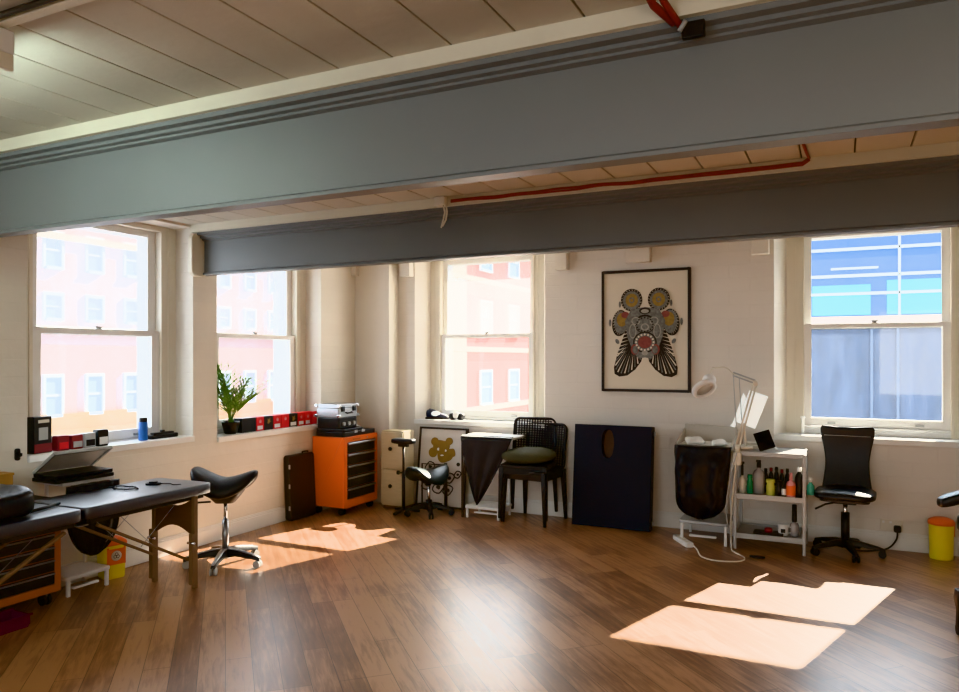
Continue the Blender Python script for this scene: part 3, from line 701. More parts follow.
t = thing('potted_plant', 'small green palm plant in a black pot on the second sill', 'plant', (-4.69, 4.752, .851))
MB().lathe([(.045, 0), (.055, .01), (.074, .09), (.077, .105), (.070, .105), (.066, .085), (0, .08)], n=24).build('pot', M['black_plastic'], t)
stems = MB(); lf = MB()
for k in range(26):
    a = k * 2.4; r = .02 + .012 * (k % 4); h = .27 + .055 * ((k * 7) % 5); lean = .05 + .045 * (k % 5)
    if math.cos(a) < -.3: lean *= .5
    P = []
    for i in range(11):
        f = i / 10; rr = r * .3 + lean * f ** 1.6 * 1.3
        P.append(Vector((rr * math.cos(a), rr * math.sin(a), .085 + h * (f - .18 * f * f * (lean / .2)))))
    stems.tube(P, [.0032 * (1 - .7 * i / 10) for i in range(11)], 5)
    for i in range(3, 11):
        f = i / 10; d = (P[min(10, i + 1)] - P[i - 1]).normalized(); sd_ = d.cross(Vector((0, 0, 1)))
        if sd_.length < .1: sd_ = Vector((math.cos(a + 1.57), math.sin(a + 1.57), 0))
        sd_.normalize()
        for sg in (-1, 1):
            L = .145 * (1.05 - .5 * abs(f - .55)); dr = (d * .75 + sd_ * sg * .8 + Vector((0, 0, .12))).normalized(); wv = dr.cross(Vector((0, 0, 1))).normalized() * .0085
            b = P[i]; lf.add([b, b + dr * L * .45 + wv, b + dr * L - Vector((0, 0, .02)), b + dr * L * .45 - wv], [(0, 1, 2, 3)])
    d = (P[10] - P[8]).normalized(); wv = d.cross(Vector((0, 0, 1))).normalized() * .008
    lf.add([P[10], P[10] + d * .04 + wv, P[10] + d * .09, P[10] + d * .04 - wv], [(0, 1, 2, 3)])
lf.v = [(max(-.115, v[0]), max(-.225, v[1]), v[2]) for v in lf.v]; stems.v = [(max(-.115, v[0]), max(-.225, v[1]), v[2]) for v in stems.v]
fo = lf.build('foliage', M['leaf'], t); stems.build('stem', M['leaf'], t)
# row of cartridge boxes on the second sill
row = [(4.835, 5.011, 'black', None, 'long black carton next to the plant pot on the second sill'),
       (5.013, 5.11, 'red', 'p', 'red carton with white label, first red one from the plant'),
       (5.112, 5.23, 'black', 'g', 'black carton with gold mark between two red cartons'),
       (5.232, 5.34, 'red', 'p', 'red carton with white label just right of the gold-marked black one'),
       (5.342, 5.447, 'red', None, 'plain red carton left of the black carton with white label'),
       (5.449, 5.568, 'black', 'pg', 'black carton with gold mark and white label near the far end of the row'),
       (5.57, 5.67, 'red', 'p', 'red carton with white label, third from the far end of the row'),
       (5.672, 5.765, 'red', 'p', 'red carton with white label, second from the far end of the row'),
       (5.767, 5.855, 'red', None, 'plain red carton at the far end of the row, against the reveal')]
for y0, y1, c, mk, lb in row:
    w = y1 - y0
    t = thing('cartridge_box', lb, 'box', (-4.69, (y0 + y1) / 2, .851), PI / 2, 'cartridge boxes in a row on the second sill')
    MB().span((-w / 2 + .001, -.045, 0), (w / 2 - .001, .045, .125)).build('carton', M['red'] if c == 'red' else M['black_plastic'], t, bevel=.002)
    if mk and 'p' in mk: MB().span((-w * .36, -.047, .012), (w * .30, -.044, .045)).build('label_sticker', M['paper'], t)
    if mk and 'g' in mk: MB().prism([(-.02, .06), (.0, .055), (.022, .075), (.012, .088), (.018, .104), (0, .092), (-.018, .1), (-.012, .08)], -.047, -.044, 'y').build('gold_mark', M['ink_gold'], t)
    elif c == 'red': MB().prism([(-.012, .07), (.012, .07), (.016, .095), (.006, .088), (0, .105), (-.006, .088), (-.016, .095)], -.0465, -.044, 'y').build('pale_mark', M['pink'], t)

t = thing('coat_hook', 'small black hook fixed to the side wall above the wooden box', 'hook', (XL, 2.865, .86))
MB().prism(rect(.03, .075, .012, 4, 0, .04), 0, .012, 'x').build('plate', M['black_plastic'], t); MB().tube([(.01, 0, .05), (.03, 0, .03), (.04, 0, .035), (.042, 0, .05)], .008).build('peg', M['black_plastic'], t)

# ------------------------------------------------------------------ portfolio, tool chest and what is on it
t = thing('carry_case', 'flat black zipped case leaning upright against the side wall', 'case', (-4.545, 5.50, 0), PI / 2)
R = Matrix.Rotation(math.radians(4), 3, 'X')
MB().prism(rect(.37, .60, .03, 4, 0, .30), -.035, .035, 'y').build('body', M['black_plastic'], t, bevel=.012, rot=(math.radians(-3), 0, 0))
for zz in (.12, .32, .50): MB().span((-.191, -.025, zz - .02), (-.183, -.010, zz + .02)).build('latch', M['grey_metal'], t)
MB().tube([(.05, .028, .59), (.05, .03, .612), (.13, .03, .612), (.13, .028, .59)], .007).build('handle', M['brown_plastic'], t)

t = thing('tool_chest', 'bright orange rolling tool chest with five black drawers in the corner', 'tool chest', (-4.395, 5.985, 0), PI / 2)
CW, CD, H0, H1 = .56, .37, .075, .745
mb = MB(); mb.span((-CW / 2, -CD / 2 + .012, H0), (CW / 2, CD / 2, H1))
mb.span((-CW / 2, -CD / 2 - .004, H0), (-CW / 2 + .05, -CD / 2 + .012, H1)); mb.span((CW / 2 - .05, -CD / 2 - .004, H0), (CW / 2, -CD / 2 + .012, H1))
mb.span((-CW / 2 + .05, -CD / 2 - .004, H0), (CW / 2 - .05, -CD / 2 + .012, H0 + .075)); mb.span((-CW / 2 + .05, -CD / 2 - .004, H1 - .05), (CW / 2 - .05, -CD / 2 + .012, H1))
mb.build('carcass', M['orange'], t, bevel=.006)
n = 5; hh = (H1 - .05 - H0 - .075) / n
for k in range(n):
    z0 = H0 + .075 + k * hh
    d = MB().span((-CW / 2 + .052, -CD / 2 - .008, z0 + .003), (CW / 2 - .052, -CD / 2 + .011, z0 + hh - .003)).build('drawer', M['black_plastic'], t, bevel=.003)
    MB().span((-CW / 2 + .055, -CD / 2 - .024, z0 + hh - .024), (CW / 2 - .055, -CD / 2 - .008, z0 + hh - .006)).build('handle', M['alu'], d, bevel=.004)
MB().span((-.14, -CD / 2 - .007, H1 - .034), (-.02, -CD / 2 - .003, H1 - .02)).build('name_plate', M['dull_orange'], t); MB().cyl((.1, -CD / 2 - .006, H1 - .026), (.1, -CD / 2, H1 - .026), .009).build('lock', M['alu'], t)
for sx in (-.23, .23):
    for sy in (-.14, .14): caster(t, sx, sy, .032, M['alu'])
t = thing('equipment_case', 'wide flat black case lying on top of the orange tool chest', 'case', (-4.385, 5.98, .747), PI / 2)
MB().prism(rect(.54, .34, .03), 0, .045).build('base', M['black_plastic'], t, bevel=.006); MB().prism(rect(.34, .33, .03, 5, -.1, 0), .047, .075).build('lid', M['black'], t, bevel=.006)
MB().span((-.10, -.175, .03), (-.05, -.165, .055)).span((.02, -.175, .03), (.07, -.165, .055)).build('latch', M['grey_metal'], t)
t = thing('power_supply', 'black box with knobs sandwiched between the flat case and the silver case', 'power supply', (-4.40, 5.86, .824), PI / 2)
MB().prism(rect(.30, .26, .02), 0, .105).build('housing', M['black_plastic'], t, bevel=.008)
mb = MB()
for sx in (-.08, 0, .08): mb.cyl((sx, -.13, .045), (sx, -.148, .045), .018)
mb.build('knob', M['grey_metal'], t)
t = thing('silver_case', 'small silver flight case with black corners, topmost of the pile on the tool chest', 'case', (-4.40, 5.86, .931), PI / 2)
MB().prism(rect(.30, .26, .012), 0, .085).build('lower_shell', M['alu'], t, bevel=.004); MB().prism(rect(.30, .26, .012), .089, .125).build('lid', M['alu'], t, bevel=.004)
mb = MB()
for sx in (-.15, .15):
    for sy in (-.13, .13): mb.box((sx, sy, .014), (.03, .03, .028)); mb.box((sx, sy, .112), (.03, .03, .028))
mb.build('corner_cap', M['chrome'], t, bevel=.004)
for sx in (-.09, .09): MB().span((sx - .022, -.142, .055), (sx + .022, -.128, .105)).build('latch', M['black_plastic'], t, bevel=.003)
MB().tube([(-.045, -.13, .045), (-.045, -.15, .04), (.045, -.15, .04), (.045, -.13, .045)], .007).build('handle', M['black_plastic'], t)
t = thing('round_gadget', 'small pale gadget lying on the flat case beside the silver case', 'gadget', (-4.37, 6.10, .794), .4)
MB().prism(rect(.11, .08, .02), 0, .028).build('body', M['grey_metal'], t, bevel=.004); MB().lathe([(.03, .028), (.03, .04), (.012, .046), (0, .046)]).build('dial', M['paper'], t)

# ------------------------------------------------------------------ back wall: cabinet, stand, canvas, stool
t = thing('drawer_unit', 'narrow pale wooden two-drawer unit with dark knobs in the corner', 'cabinet', (-3.99, 6.37, 0))
MB().span((-.135, -.15, .03), (.125, .04, .775)).build('carcass', M['pale_wood'], t, bevel=.004); MB().span((-.12, -.14, 0), (.115, .03, .03)).build('plinth', M['brown_panel'], t)
for z0, z1 in ((.05, .39), (.40, .76)):
    d = MB().span((-.13, -.168, z0), (.12, -.151, z1)).build('drawer', M['pale_wood'], t, bevel=.003)
    MB().lathe([(.010, 0), (.010, .012), (.020, .02), (.018, .03), (0, .033)], (-.01, -.168, z1 - .16), 14, Matrix.Rotation(PI / 2, 3, 'X')).build('knob', M['brown_plastic'], d)
t = thing('armrest_stand', 'thin black height-adjustable armrest stand beside the pale drawer unit', 'armrest stand', (-3.80, 6.11, 0))
MB().blob((0, 0, .695), (.125, .055, .028), .5).build('arm_pad', M['black'], t); MB().span((-.05, -.02, .64), (.05, .02, .67)).build('pad_bracket', M['black_plastic'], t)
MB().cyl((0, 0, .35), (0, 0, .65), .011).build('inner_pole', M['black_plastic'], t); MB().cyl((0, 0, .03), (0, 0, .40), .017).build('outer_pole', M['brown_plastic'], t)
MB().cyl((-.05, 0, .385), (.02, 0, .385), .007).lathe([(.02, 0), (.02, .02), (0, .022)], (-.05, 0, .385), 10, Matrix.Rotation(-PI / 2, 3, 'Y')).build('locking_knob', M['black_plastic'], t)
for k in range(3):
    a = k * 2 * PI / 3 + .5; MB().bar((0, 0, .035), (.16 * math.cos(a), .16 * math.sin(a), .014), .035, .022).build('foot', M['black_plastic'], t, bevel=.004)

t = thing('painted_canvas', 'dark-framed pale canvas with a mustard figure leaning under the middle window', 'painting', (-3.605, 6.475, 0))
rt = (math.radians(-7), 0, 0)
MB().span((-.262, -.008, .02), (.262, .01, .785)).build('canvas', M['canvas'], t, rot=rt)
mb = MB(); mb.span((-.275, -.016, 0), (-.255, .016, .80)); mb.span((.255, -.016, 0), (.275, .016, .80)); mb.span((-.255, -.016, 0), (.255, .016, .02)); mb.span((-.255, -.016, .78), (.255, .016, .80)); mb.build('frame', M['frame_dark'], t, rot=rt)
def disc(mb, x, z, rx, rz_, y, n=20, wob=0.0):
    mb.prism([(x + rx * math.cos(a) * (1 + wob * math.sin(3 * a + x * 40)), z + rz_ * math.sin(a) * (1 + wob * math.sin(4 * a + z * 30))) for a in [2 * PI * i / n for i in range(n)]], y, y + .003, 'y')
mb = MB()
disc(mb, -.01, .60, .095, .075, -.0125, wob=.08); disc(mb, -.09, .655, .045, .042, -.0126); disc(mb, .075, .665, .042, .038, -.0127); disc(mb, -.105, .545, .05, .05, -.0128); disc(mb, .10, .55, .055, .045, -.0129, wob=.1); disc(mb, .03, .52, .09, .07, -.0124, wob=.1)
mb.build('painted_figure', M['mustard'], t, rot=rt)
mb = MB()
for (x, z, r) in ((-.13, .40, .05), (-.10, .30, .06), (-.16, .22, .05), (.02, .38, .045), (.10, .30, .05), (.19, .34, .035), (-.02, .20, .06), (.09, .18, .05)):
    mb.tube([(x + r * math.cos(a) * (1 + .3 * math.sin(2 * a)), -.012, z + r * math.sin(a)) for a in [2 * PI * i / 14 for i in range(14)]], .006, 5, True); disc(mb, x, z, r * .4, r * .35, -.0125, 10, .2)
disc(mb, .19, .44, .02, .02, -.0125, 8)
mb.build('ink_scribble', M['ink'], t, rot=rt)
mb = MB(); disc(mb, -.045, .58, .012, .016, -.0145, 9, .3); disc(mb, .04, .57, .010, .013, -.0145, 9, .3); disc(mb, .0, .52, .022, .008, -.0145, 9, .3); mb.build('pale_spot', M['paper'], t, rot=rt)

t = thing('saddle_stool', 'low dark saddle stool on a black base in front of the leaning canvas', 'stool', (-3.54, 6.15, 0))
saddle(.44, .36, .085, .055, .085, 0).build('seat', M['dark_teal'], t, loc=(0, 0, .395), rz=math.radians(70))
MB().loft([[(x, y, z) for x, y in rect(a, b, .03, 4)] for a, b, z in ((.10, .09, .30), (.16, .14, .34), (.18, .16, .36))]).build('seat_pan', M['black_plastic'], t)
MB().cyl((0, 0, .10), (0, 0, .31), .014).build('piston', M['chrome'], t); MB().cyl((0, 0, .05), (0, 0, .14), .03).build('column', M['black_plastic'], t)
star_base(t, .24, .075, M['black_plastic'], M['black_plastic'], M['black_plastic'], .3)
t = thing('stool_backrest', 'thin dark metal back frame standing between stool and canvas', 'frame', (-3.56, 6.415, 0))
mb = MB(); mb.tube([(-.21, 0, .0), (-.21, 0, .44), (.06, 0, .44)], .008); mb.build('frame_rail', M['frame_dark'], t); MB().cyl((.06, 0, 0), (.06, 0, .46), .016).build('post', M['frame_dark'], t)
MB().blob((-.20, -.02, .30), (.035, .03, .03), .6).build('grip', M['black_plastic'], t)

# trolley with black triangular cloth
t = trolley('white trolley draped with a pointed black cloth beside the stacked chairs', (-2.945, 6.33, 0), 0, .53, .30, .77, .10, .045, M['white'], False, .16, -.045)
def cl(u, v):
    w = .26 * (1 - v) ** .82 + .002; cx = -.085 * v + .0 * u
    return Vector((cx + (u - .5) * 2 * w, -.157 - .012 * math.sin(u * 17 + v * 3) * v ** .5 - .01 * v - .004, .755 - .62 * v))
mb = MB().sheet(cl, 30, 24)
mb.sheet(lambda u, v: Vector(((u - .5) * .52, -.161 + v * .05, .757 + .006 * math.sin(v * PI / 2) * 3)), 20, 4)
mb.build('draped_cloth', M['cloth_black'], t, solid=.004)
MB().span((-.262, -.148, .0), (-.245, -.133, .74)).build('dark_post', M['frame_dark'], t)

# stacked chairs
def chair(label, loc, rz):
    t = thing('stacking_chair', label, 'chair', loc, rz, 'stacked black chairs')
    m = M['brown_plastic']
    MB().prism(rect(.44, .43, .05, 5, 0, .0), .455, .485).build('seat', m, t, bevel=.008)
    mb = MB()
    mb.prism([(-.20, .40), (.20, .40), (.21, .46), (-.21, .46)], -.21, -.19, 'y')
    for sx in (-.2, .2): mb.span((sx - .01, -.2, .40), (sx + .01, .2, .456))
    mb.build('apron', m, t, bevel=.003)
    for sx in (-1, 1):
        for sy, zt2 in ((-1, .47), (1, .47)):
            MB().loft([[(sx * (.20 + .015 * (1 - f)) + dx, sy * (.195 + (.03 if sy > 0 else .012) * (1 - f)) + dy, .47 * f) for dx, dy in rect(.026 + .02 * f, .026 + .016 * f)] for f in (0, .5, 1)]).build('leg', m, t, bevel=.004)
    # back: rounded hoop with a lattice of slots
    th = math.radians(12)
    def B(x, z): return Vector((x, .205 + (z - .47) * math.tan(th) * .8, z))
    o = rect(.40, .42, .05, 5, 0, .66)
    hoop = [B(x, z) for x, z in o]
    bk = MB().tube(hoop, .014, 8, True).build('back_frame', m, t)
    mb = MB()
    for i in range(15): x = -.182 + .364 * i / 14; mb.bar(B(x, .48), B(x, .86), .011, .008, (0, 1, 0))
    for i in range(17):
        z = .49 + .355 * i / 16
        if z < .81: mb.bar(B(-.19, z), B(.19, z), .018, .008)
        else: mb.bar(B(-.19, z), B(.19, z), .009, .008)
    mb.build('back_lattice', m, bk)
    return t
chair('black lattice-backed plastic chair at the bottom of the stack by the middle window', (-2.535, 6.35, 0), math.radians(-6))
c = chair('black lattice-backed plastic chair on top of the stack, under the green cushion', (-2.585, 6.33, .05), math.radians(8))
for ch in [x for x in bpy.data.objects if x.parent == c and x.name.startswith('leg')]: pass
def cush(v):
    k = 1 - .55 * (abs(v.x) / .235) ** 3 - .3 * (abs(v.y) / .2) ** 3
    return Vector((v.x, v.y, v.z * max(.2, k) + nz(v, 7, .008) + .02 * v.x))
o = MB().blob((0, 0, .07), (.235, .2, .07), .55, 36, 16, cush).build('seat_cushion', M['olive'], loc=(-2.56, 6.285, .538), rz=.05); tag(o, 'dark olive cushion lying on the stacked chairs', 'cushion')

t = thing('folded_massage_table', 'navy folded massage table with a face hole standing against the end wall', 'massage table', (-1.815, 6.385, 0))
pts = rect(.70, .90, .03, 4, 0, .45)
rt = (math.radians(-6), 0, 0)
# slab with an oval opening: outer loop to inner loop quads
ang = [2 * PI * i / 48 for i in range(48)]
def outer(a):
    cx, cz = -.05, .735; dx, dz = math.cos(a), math.sin(a); ks = []
    if abs(dx) > 1e-6: ks += [(.35 - cx) / dx if dx > 0 else (-.35 - cx) / dx]
    if abs(dz) > 1e-6: ks += [(.90 - cz) / dz if dz > 0 else (0 - cz) / dz]
    k = min(ks); return (cx + k * dx, cz + k * dz)
corner = [math.atan2(z - .735, x + .05) % (2 * PI) for x in (-.35, .35) for z in (0, .9)]
ang = sorted(set(ang + corner)); N = len(ang)
oi = [outer(a) for a in ang]; ii = [(-.04 + .055 * math.copysign(abs(math.cos(a)) ** .7, math.cos(a)), .735 + .125 * math.sin(a)) for a in ang]
mb = MB()
y0, y1 = -.055, .055
vs = [(x, y0, z) for x, z in oi] + [(x, y0, z) for x, z in ii] + [(x, y1, z) for x, z in oi] + [(x, y1, z) for x, z in ii]
fs = []
for i in range(N):
    j = (i + 1) % N
    fs += [(i, j, N + j, N + i), (2 * N + j, 2 * N + i, 3 * N + i, 3 * N + j), (j, i, 2 * N + i, 2 * N + j), (N + i, N + j, 3 * N + j, 3 * N + i)]
mb.add(vs, fs); mb.build('padded_half', M['navy'], t, bevel=.018, seg=3, rot=rt)
MB().span((-.34, .058, .01), (.34, .10, .885)).build('rear_half', M['black'], t, bevel=.012, rot=rt)
mb = MB()
for zz in (.06, .84): mb.span((.345, .03, zz - .02), (.358, .07, zz + .02))
mb.build('corner_clasp', M['alu'], t, bevel=.003, rot=rt)
MB().span((-.12, .020, .58), (.02, .030, .88)).build('plywood_backing', M['brown_panel'], t, rot=rt)

# trolley with big liner bag
t = trolley('white trolley with full black liner bag and tissues beside the shelf trolley', (-.985, 6.33, 0), 0, .44, .42, .79, .17, .05, M['white'], True)
rings = []
for j in range(22):
    f = j / 21; z = .795 - .585 * f
    w = (.222 - .035 * f) * math.sqrt(max(.012, 1 - (max(0, f - .72) / .28) ** 2.2)); d = (.05 + .05 * math.sin(PI * min(1, f * 1.1))) * math.sqrt(max(.03, 1 - (max(0, f - .75) / .25) ** 2))
    rings.append([(w * math.copysign(abs(math.cos(a)) ** .7, math.cos(a)) - .02 * f, -.215 - .02 + d * math.sin(a) * (1 + .10 * math.sin(7 * a + 2 * f)) + .016 * math.sin(11 * a + 7 * f + 2 * math.sin(5 * f)) * f ** .4 + nz((a * 2, f * 5, 0), 1.3, .03), z) for a in [2 * PI * i / 60 for i in range(60)]])
mb = MB().loft(rings); mb.build('bin_liner', M['bag'], t)
MB().prism([(-.21, .77), (.21, .77), (.215, .92), (-.215, .935)], .17, .185, 'y').build('back_board', M['trolley_board'], t, bevel=.006)
for sx in (-.215, .215): MB().prism([(-.2, .765), (.18, .765), (.18, .90), (-.2, .81)], sx - .006, sx + .006, 'x').build('side_board', M['trolley_board'], t)
def crum(v): return v * (1 + nz(v, 9, .5)) + Vector((nz(v, 22, .02), nz(v + Vector((3, 0, 0)), 22, .02), nz(v, 15, .03)))
for x, y, r, lb in ((-.10, -.08, (.085, .07, .032), 'heap of crumpled white tissue, larger one in the big bag trolley'), (.10, -.12, (.07, .05, .028), 'smaller crumpled white tissue by the lamp clamp in the bag trolley')):
    o = MB().blob((0, 0, r[2]), r, .9, 22, 12, crum).build('crumpled_tissue', M['paper'], loc=(-.985 + x, 6.33 + y, .785)); tag(o, lb, 'tissue')

# socket strip and leads
t = thing('power_strip', 'white extension socket strip on the floor under the bag trolley', 'power strip', (-1.14, 6.10, 0), math.radians(-58))
MB().prism(rect(.30, .065, .015), 0, .035).build('housing', M['white'], t, bevel=.005)
mb = MB()
for k in range(4): mb.span((-.10 + k * .066 - .02, -.02, .035), (-.10 + k * .066 + .02, .02, .038))
mb.build('socket', M['offwhite'], t)
def curve(ps, n=10):
    ps = [Vector(p) for p in ps]; out = []
    for i in range(len(ps) - 1):
        p0 = ps[max(0, i - 1)]; p1 = ps[i]; p2 = ps[i + 1]; p3 = ps[min(len(ps) - 1, i + 2)]
        for k in range(n):
            u = k / n; out.append(.5 * ((2 * p1) + (p2 - p0) * u + (2 * p0 - 5 * p1 + 4 * p2 - p3) * u * u + (3 * p1 - p0 - 3 * p2 + p3) * u ** 3))
    return out + [ps[-1]]
o = MB().tube(curve([(-1.05, 6.00, .02), (-1.0, 5.93, .005), (-.93, 5.72, .005), (-.80, 5.66, .005), (-.66, 5.72, .005), (-.64, 5.84, .005), (-.73, 5.98, .005), (-.76, 6.06, .02), (-.765, 6.07, .25), (-.745, 6.06, .5), (-.72, 6.06, .74)]), .0055).build('power_lead', M['offwhite']); tag(o, 'white power lead looping over the floor from the socket strip up to the lamp', 'cable')
o = MB().tube(curve([(-.72, 6.045, .76), (-.77, 6.04, .55), (-.80, 6.05, .30), (-.77, 6.06, .12), (-.77, 6.10, .01), (-.775, 6.25, .005)]), .005).build('power_lead', M['grey_metal']); tag(o, 'grey lead hanging between the bag trolley and the shelf trolley', 'cable')

# lamps clamped between the trolleys
t = thing('magnifier_lamp', 'ivory clamp-on magnifier lamp with round white lens head on sprung arms', 'lamp', (-.72, 6.10, .66))
MB().span((-.03, -.03, 0), (.03, .03, .10)).build('clamp', M['offwhite'], t, bevel=.006); MB().cyl((0, 0, .10), (0, 0, .16), .02).build('socket', M['offwhite'], t)
E1 = Vector((.135, -.045, .645)); E2 = Vector((-.03, -.02, .715)); HD = Vector((-.235, .08, .655))
for s_ in (-.012, .012):
    MB().tube([(s_, s_, .15), E1 + Vector((s_, s_, 0))], .007).build('lower_arm', M['offwhite'], t); MB().tube([E1 + Vector((0, s_, .01 + s_)), E2 + Vector((0, s_, s_))], .006).build('upper_arm', M['grey_metal'], t)
MB().tube([(-.0, -.01, .17), E2 + Vector((0, 0, 0))], .0035).tube([(.03, .01, .35), E2 + Vector((.045, 0, -.03))], .003).build('spring', M['grey_metal'], t)
MB().blob(E1, (.022, .022, .022)).build('elbow_joint', M['offwhite'], t)
MB().tube(curve([E2, E2 + Vector((-.06, .01, .05)), E2 + Vector((-.14, 0, .045)), HD + Vector((.03, .01, .10)), HD + Vector((0, 0, .03))]), .006).build('neck', M['offwhite'], t)
R = Vector((.50, -.50, -.70)).to_track_quat('Z', 'Y').to_matrix()
hc = HD + Vector((-.03, -.02, -.06))
prof = [(.074, -.012), (.096, -.014), (.102, 0), (.096, .024), (.074, .026)]
hd = MB().lathe(prof + [prof[0]], hc, 28, R).build('lens_head', M['white'], t)
MB().lathe([(0, -.004), (.076, -.004), (.076, .004), (0, .004)], hc, 24, R).build('lens', M['lens'], hd)
MB().blob(hc + Vector((.035, .03, .065)), (.055, .05, .05)).build('head_bracket', M['white'], t)
t = thing('panel_lamp', 'white square lamp panel tilted on an ivory arm above the shelf trolley', 'lamp', (-.66, 6.15, .785))
MB().cyl((0, 0, 0), (0, 0, .02), .05).build('base', M['offwhite'], t); MB().tube([(0, 0, .02), (-.02, .02, .16), (-.02, .03, .26)], .009).tube([(-.02, .03, .26), (.02, .03, .33)], .009).build('arm', M['offwhite'], t)
R = Euler((math.radians(14), math.radians(20), math.radians(6))).to_matrix()
MB().box((.045, .0, .31), (.145, .016, .285), R).build('panel', M['led'], t, bevel=.006)
MB().add([(-.02, -.02, .44), (-.10, -.02, .20), (-.12, -.02, .175), (-.085, -.02, .165), (.0, -.02, .40)], [(0, 1, 2, 3, 4)]).build('side_flap', M['led'], t, solid=.006)

# ------------------------------------------------------------------ grey shelf trolley and its contents
t = thing('shelf_trolley', 'grey metal three-tier trolley loaded with bottles left of the task chair', 'trolley', (-.49, 6.31, 0))
for z in (.115, .425, .765):
    s_ = MB().span((-.25, -.20, z - .012), (.25, .20, z)).build('shelf', M['grey_metal'], t, bevel=.003)
    mb = MB()
    for sy in (-.2, .2): mb.span((-.25, sy - .006, z - .03), (.25, sy + .006, z + (.012 if z < .7 else .004)))
    for sx in (-.25, .25): mb.span((sx - .006, -.2, z - .03), (sx + .006, .2, z + (.012 if z < .7 else .004)))
    mb.build('rim', M['grey_metal'], s_, bevel=.002)
for sx in (-.25, .25):
    for sy in (-.2, .2): MB().span((sx - .012, sy - .012, 0), (sx + .012, sy + .012, .765)).build('post', M['grey_metal'], t, bevel=.003)
t = thing('tablet_stand', 'black panel propped at a tilt on the top tier of the shelf trolley', 'tablet', (-.535, 6.25, .771), .25)
MB().box((0, 0, .075), (.125, .014, .15), (math.radians(-22), math.radians(-18), 0)).build('screen', M['black_glass'], t, bevel=.003)
MB().box((.062, -.004, .072), (.012, .02, .15), (math.radians(-22), math.radians(-18), 0)).build('pale_edge', M['white'], t); MB().bar((0, .05, .002), (0, .02, .09), .03, .006).build('prop', M['black_plastic'], t)
o = MB().prism(rect(.15, .10, .015), 0, .03).prism(rect(.10, .07, .015, 4, .02, .01), .03, .05).build('tissue_box', M['offwhite'], loc=(-.66, 6.30, .771), rz=.2, bevel=.004); tag(o, 'ivory box of wipes at the back of the top tier, behind the lamp base', 'box')

def bottle(label, x, y, r, h, body, cap, neck=.35, label_m=None, spray=False, z=.427, cap_h=.025):
    t = thing('bottle', label, 'bottle', (x, y, z), 0, 'bottles on the middle tier of the shelf trolley')
    hb = h - cap_h
    MB().lathe([(r * .92, 0), (r, .004), (r, hb * .74), (r * .8, hb * .86), (r * neck, hb * .94), (r * neck, hb)], n=18).build('body', M[body], t)
    if spray:
        MB().lathe([(r * neck * 1.2, hb), (r * neck * 1.2, hb + cap_h * .5), (r * .3, hb + cap_h)], n=12).bar((-.02, 0, hb + cap_h), (.015, 0, hb + cap_h), .014, .016).build('spray_head', M[cap], t)
    else:
        MB().lathe([(r * neck * 1.2, hb - .002), (r * neck * 1.25, hb), (r * neck * 1.15, hb + cap_h), (0, hb + cap_h)], n=14).build('cap', M[cap], t)
    if label_m: MB().lathe([(r * 1.01, hb * .15), (r * 1.02, hb * .16), (r * 1.02, hb * .66), (r * 1.01, hb * .67)], n=18).build('bottle_label', M[label_m], t)
    return t
bottle('tall ribbed ivory bottle with black pump, first on the left of the middle tier', -.695, 6.20, .026, .24, 'offwhite', 'black_plastic', .3, None, True, cap_h=.10)
bottle('slim green bottle next to the ribbed ivory bottle', -.638, 6.20, .022, .15, 'green', 'green', .7)
bottle('large cloudy spray bottle with black top behind the green bottle', -.575, 6.24, .045, .255, 'clear', 'black_plastic', .3, None, True, cap_h=.05)
bottle('short lime yellow tub in the middle of the tier', -.485, 6.19, .032, .125, 'lime', 'lime', .85)
bottle('short black bottle touching the lime yellow tub', -.425, 6.19, .028, .12, 'black_plastic', 'black_plastic', .7)
bottle('small black bottle with white label beside the red bottle', -.385, 6.16, .018, .12, 'black_plastic', 'black_plastic', .5, 'paper')
bottle('red and pink squeeze bottle with pointed nozzle', -.335, 6.15, .033, .19, 'pink', 'pink', .3, 'sharps_red', cap_h=.05)
bottle('dark green-black bottle with white cap at the end of the tier', -.278, 6.19, .03, .23, 'black_plastic', 'paper', .45, cap_h=.03)
for k, (x, lb) in enumerate([(-.53, 'small black ink bottle at the back above the lime tub'), (-.49, 'small black ink bottle, second in the back row'), (-.45, 'small maroon-capped ink bottle in the back row'), (-.41, 'small black ink bottle nearest the red bottle in the back row'), (-.37, 'small maroon ink bottle hidden behind the red bottle')]):
    bottle(lb, x, 6.31, .019, .19 + .008 * (k % 3), 'brown_plastic', 'black_plastic' if k % 2 == 0 else 'red_dark', .5)
t = thing('spray_bottle', 'small teal bottle hooked on the outside end of the shelf trolley', 'bottle', (-.20, 6.24, .445))
MB().lathe([(.024, 0), (.027, .004), (.027, .07), (.01, .09), (.01, .10)], n=16).build('body', M['teal'], t); MB().lathe([(.012, .098), (.012, .13), (0, .135)], n=12).build('nozzle', M['paper'], t); MB().tube([(-.012, 0, .105), (-.035, 0, .11), (-.04, 0, .0)], .004).build('hook', M['grey_metal'], t)
t = thing('mug', 'white cup with dark print on the bottom tier of the shelf trolley', 'cup', (-.395, 6.22, .117))
MB().lathe([(.034, 0), (.037, .004), (.038, .085), (.034, .085), (.033, .01), (0, .008)], n=22).build('body', M['white'], t); MB().tube([(.035, 0, .07), (.06, 0, .065), (.06, 0, .025), (.035, 0, .02)], .005).build('handle', M['white'], t)
MB().span((-.015, -.0385, .025), (.018, -.036, .055)).build('print', M['ink'], t)
bottle('cloudy bottle with tall dark top standing on the bottom tier', -.315, 6.24, .034, .24, 'clear', 'brown_plastic', .45, None, False, .117, .13).pop('group', None)
t = thing('lidded_tray', 'low dark tray with red lid on the bottom tier of the shelf trolley', 'tray', (-.50, 6.20, .117))
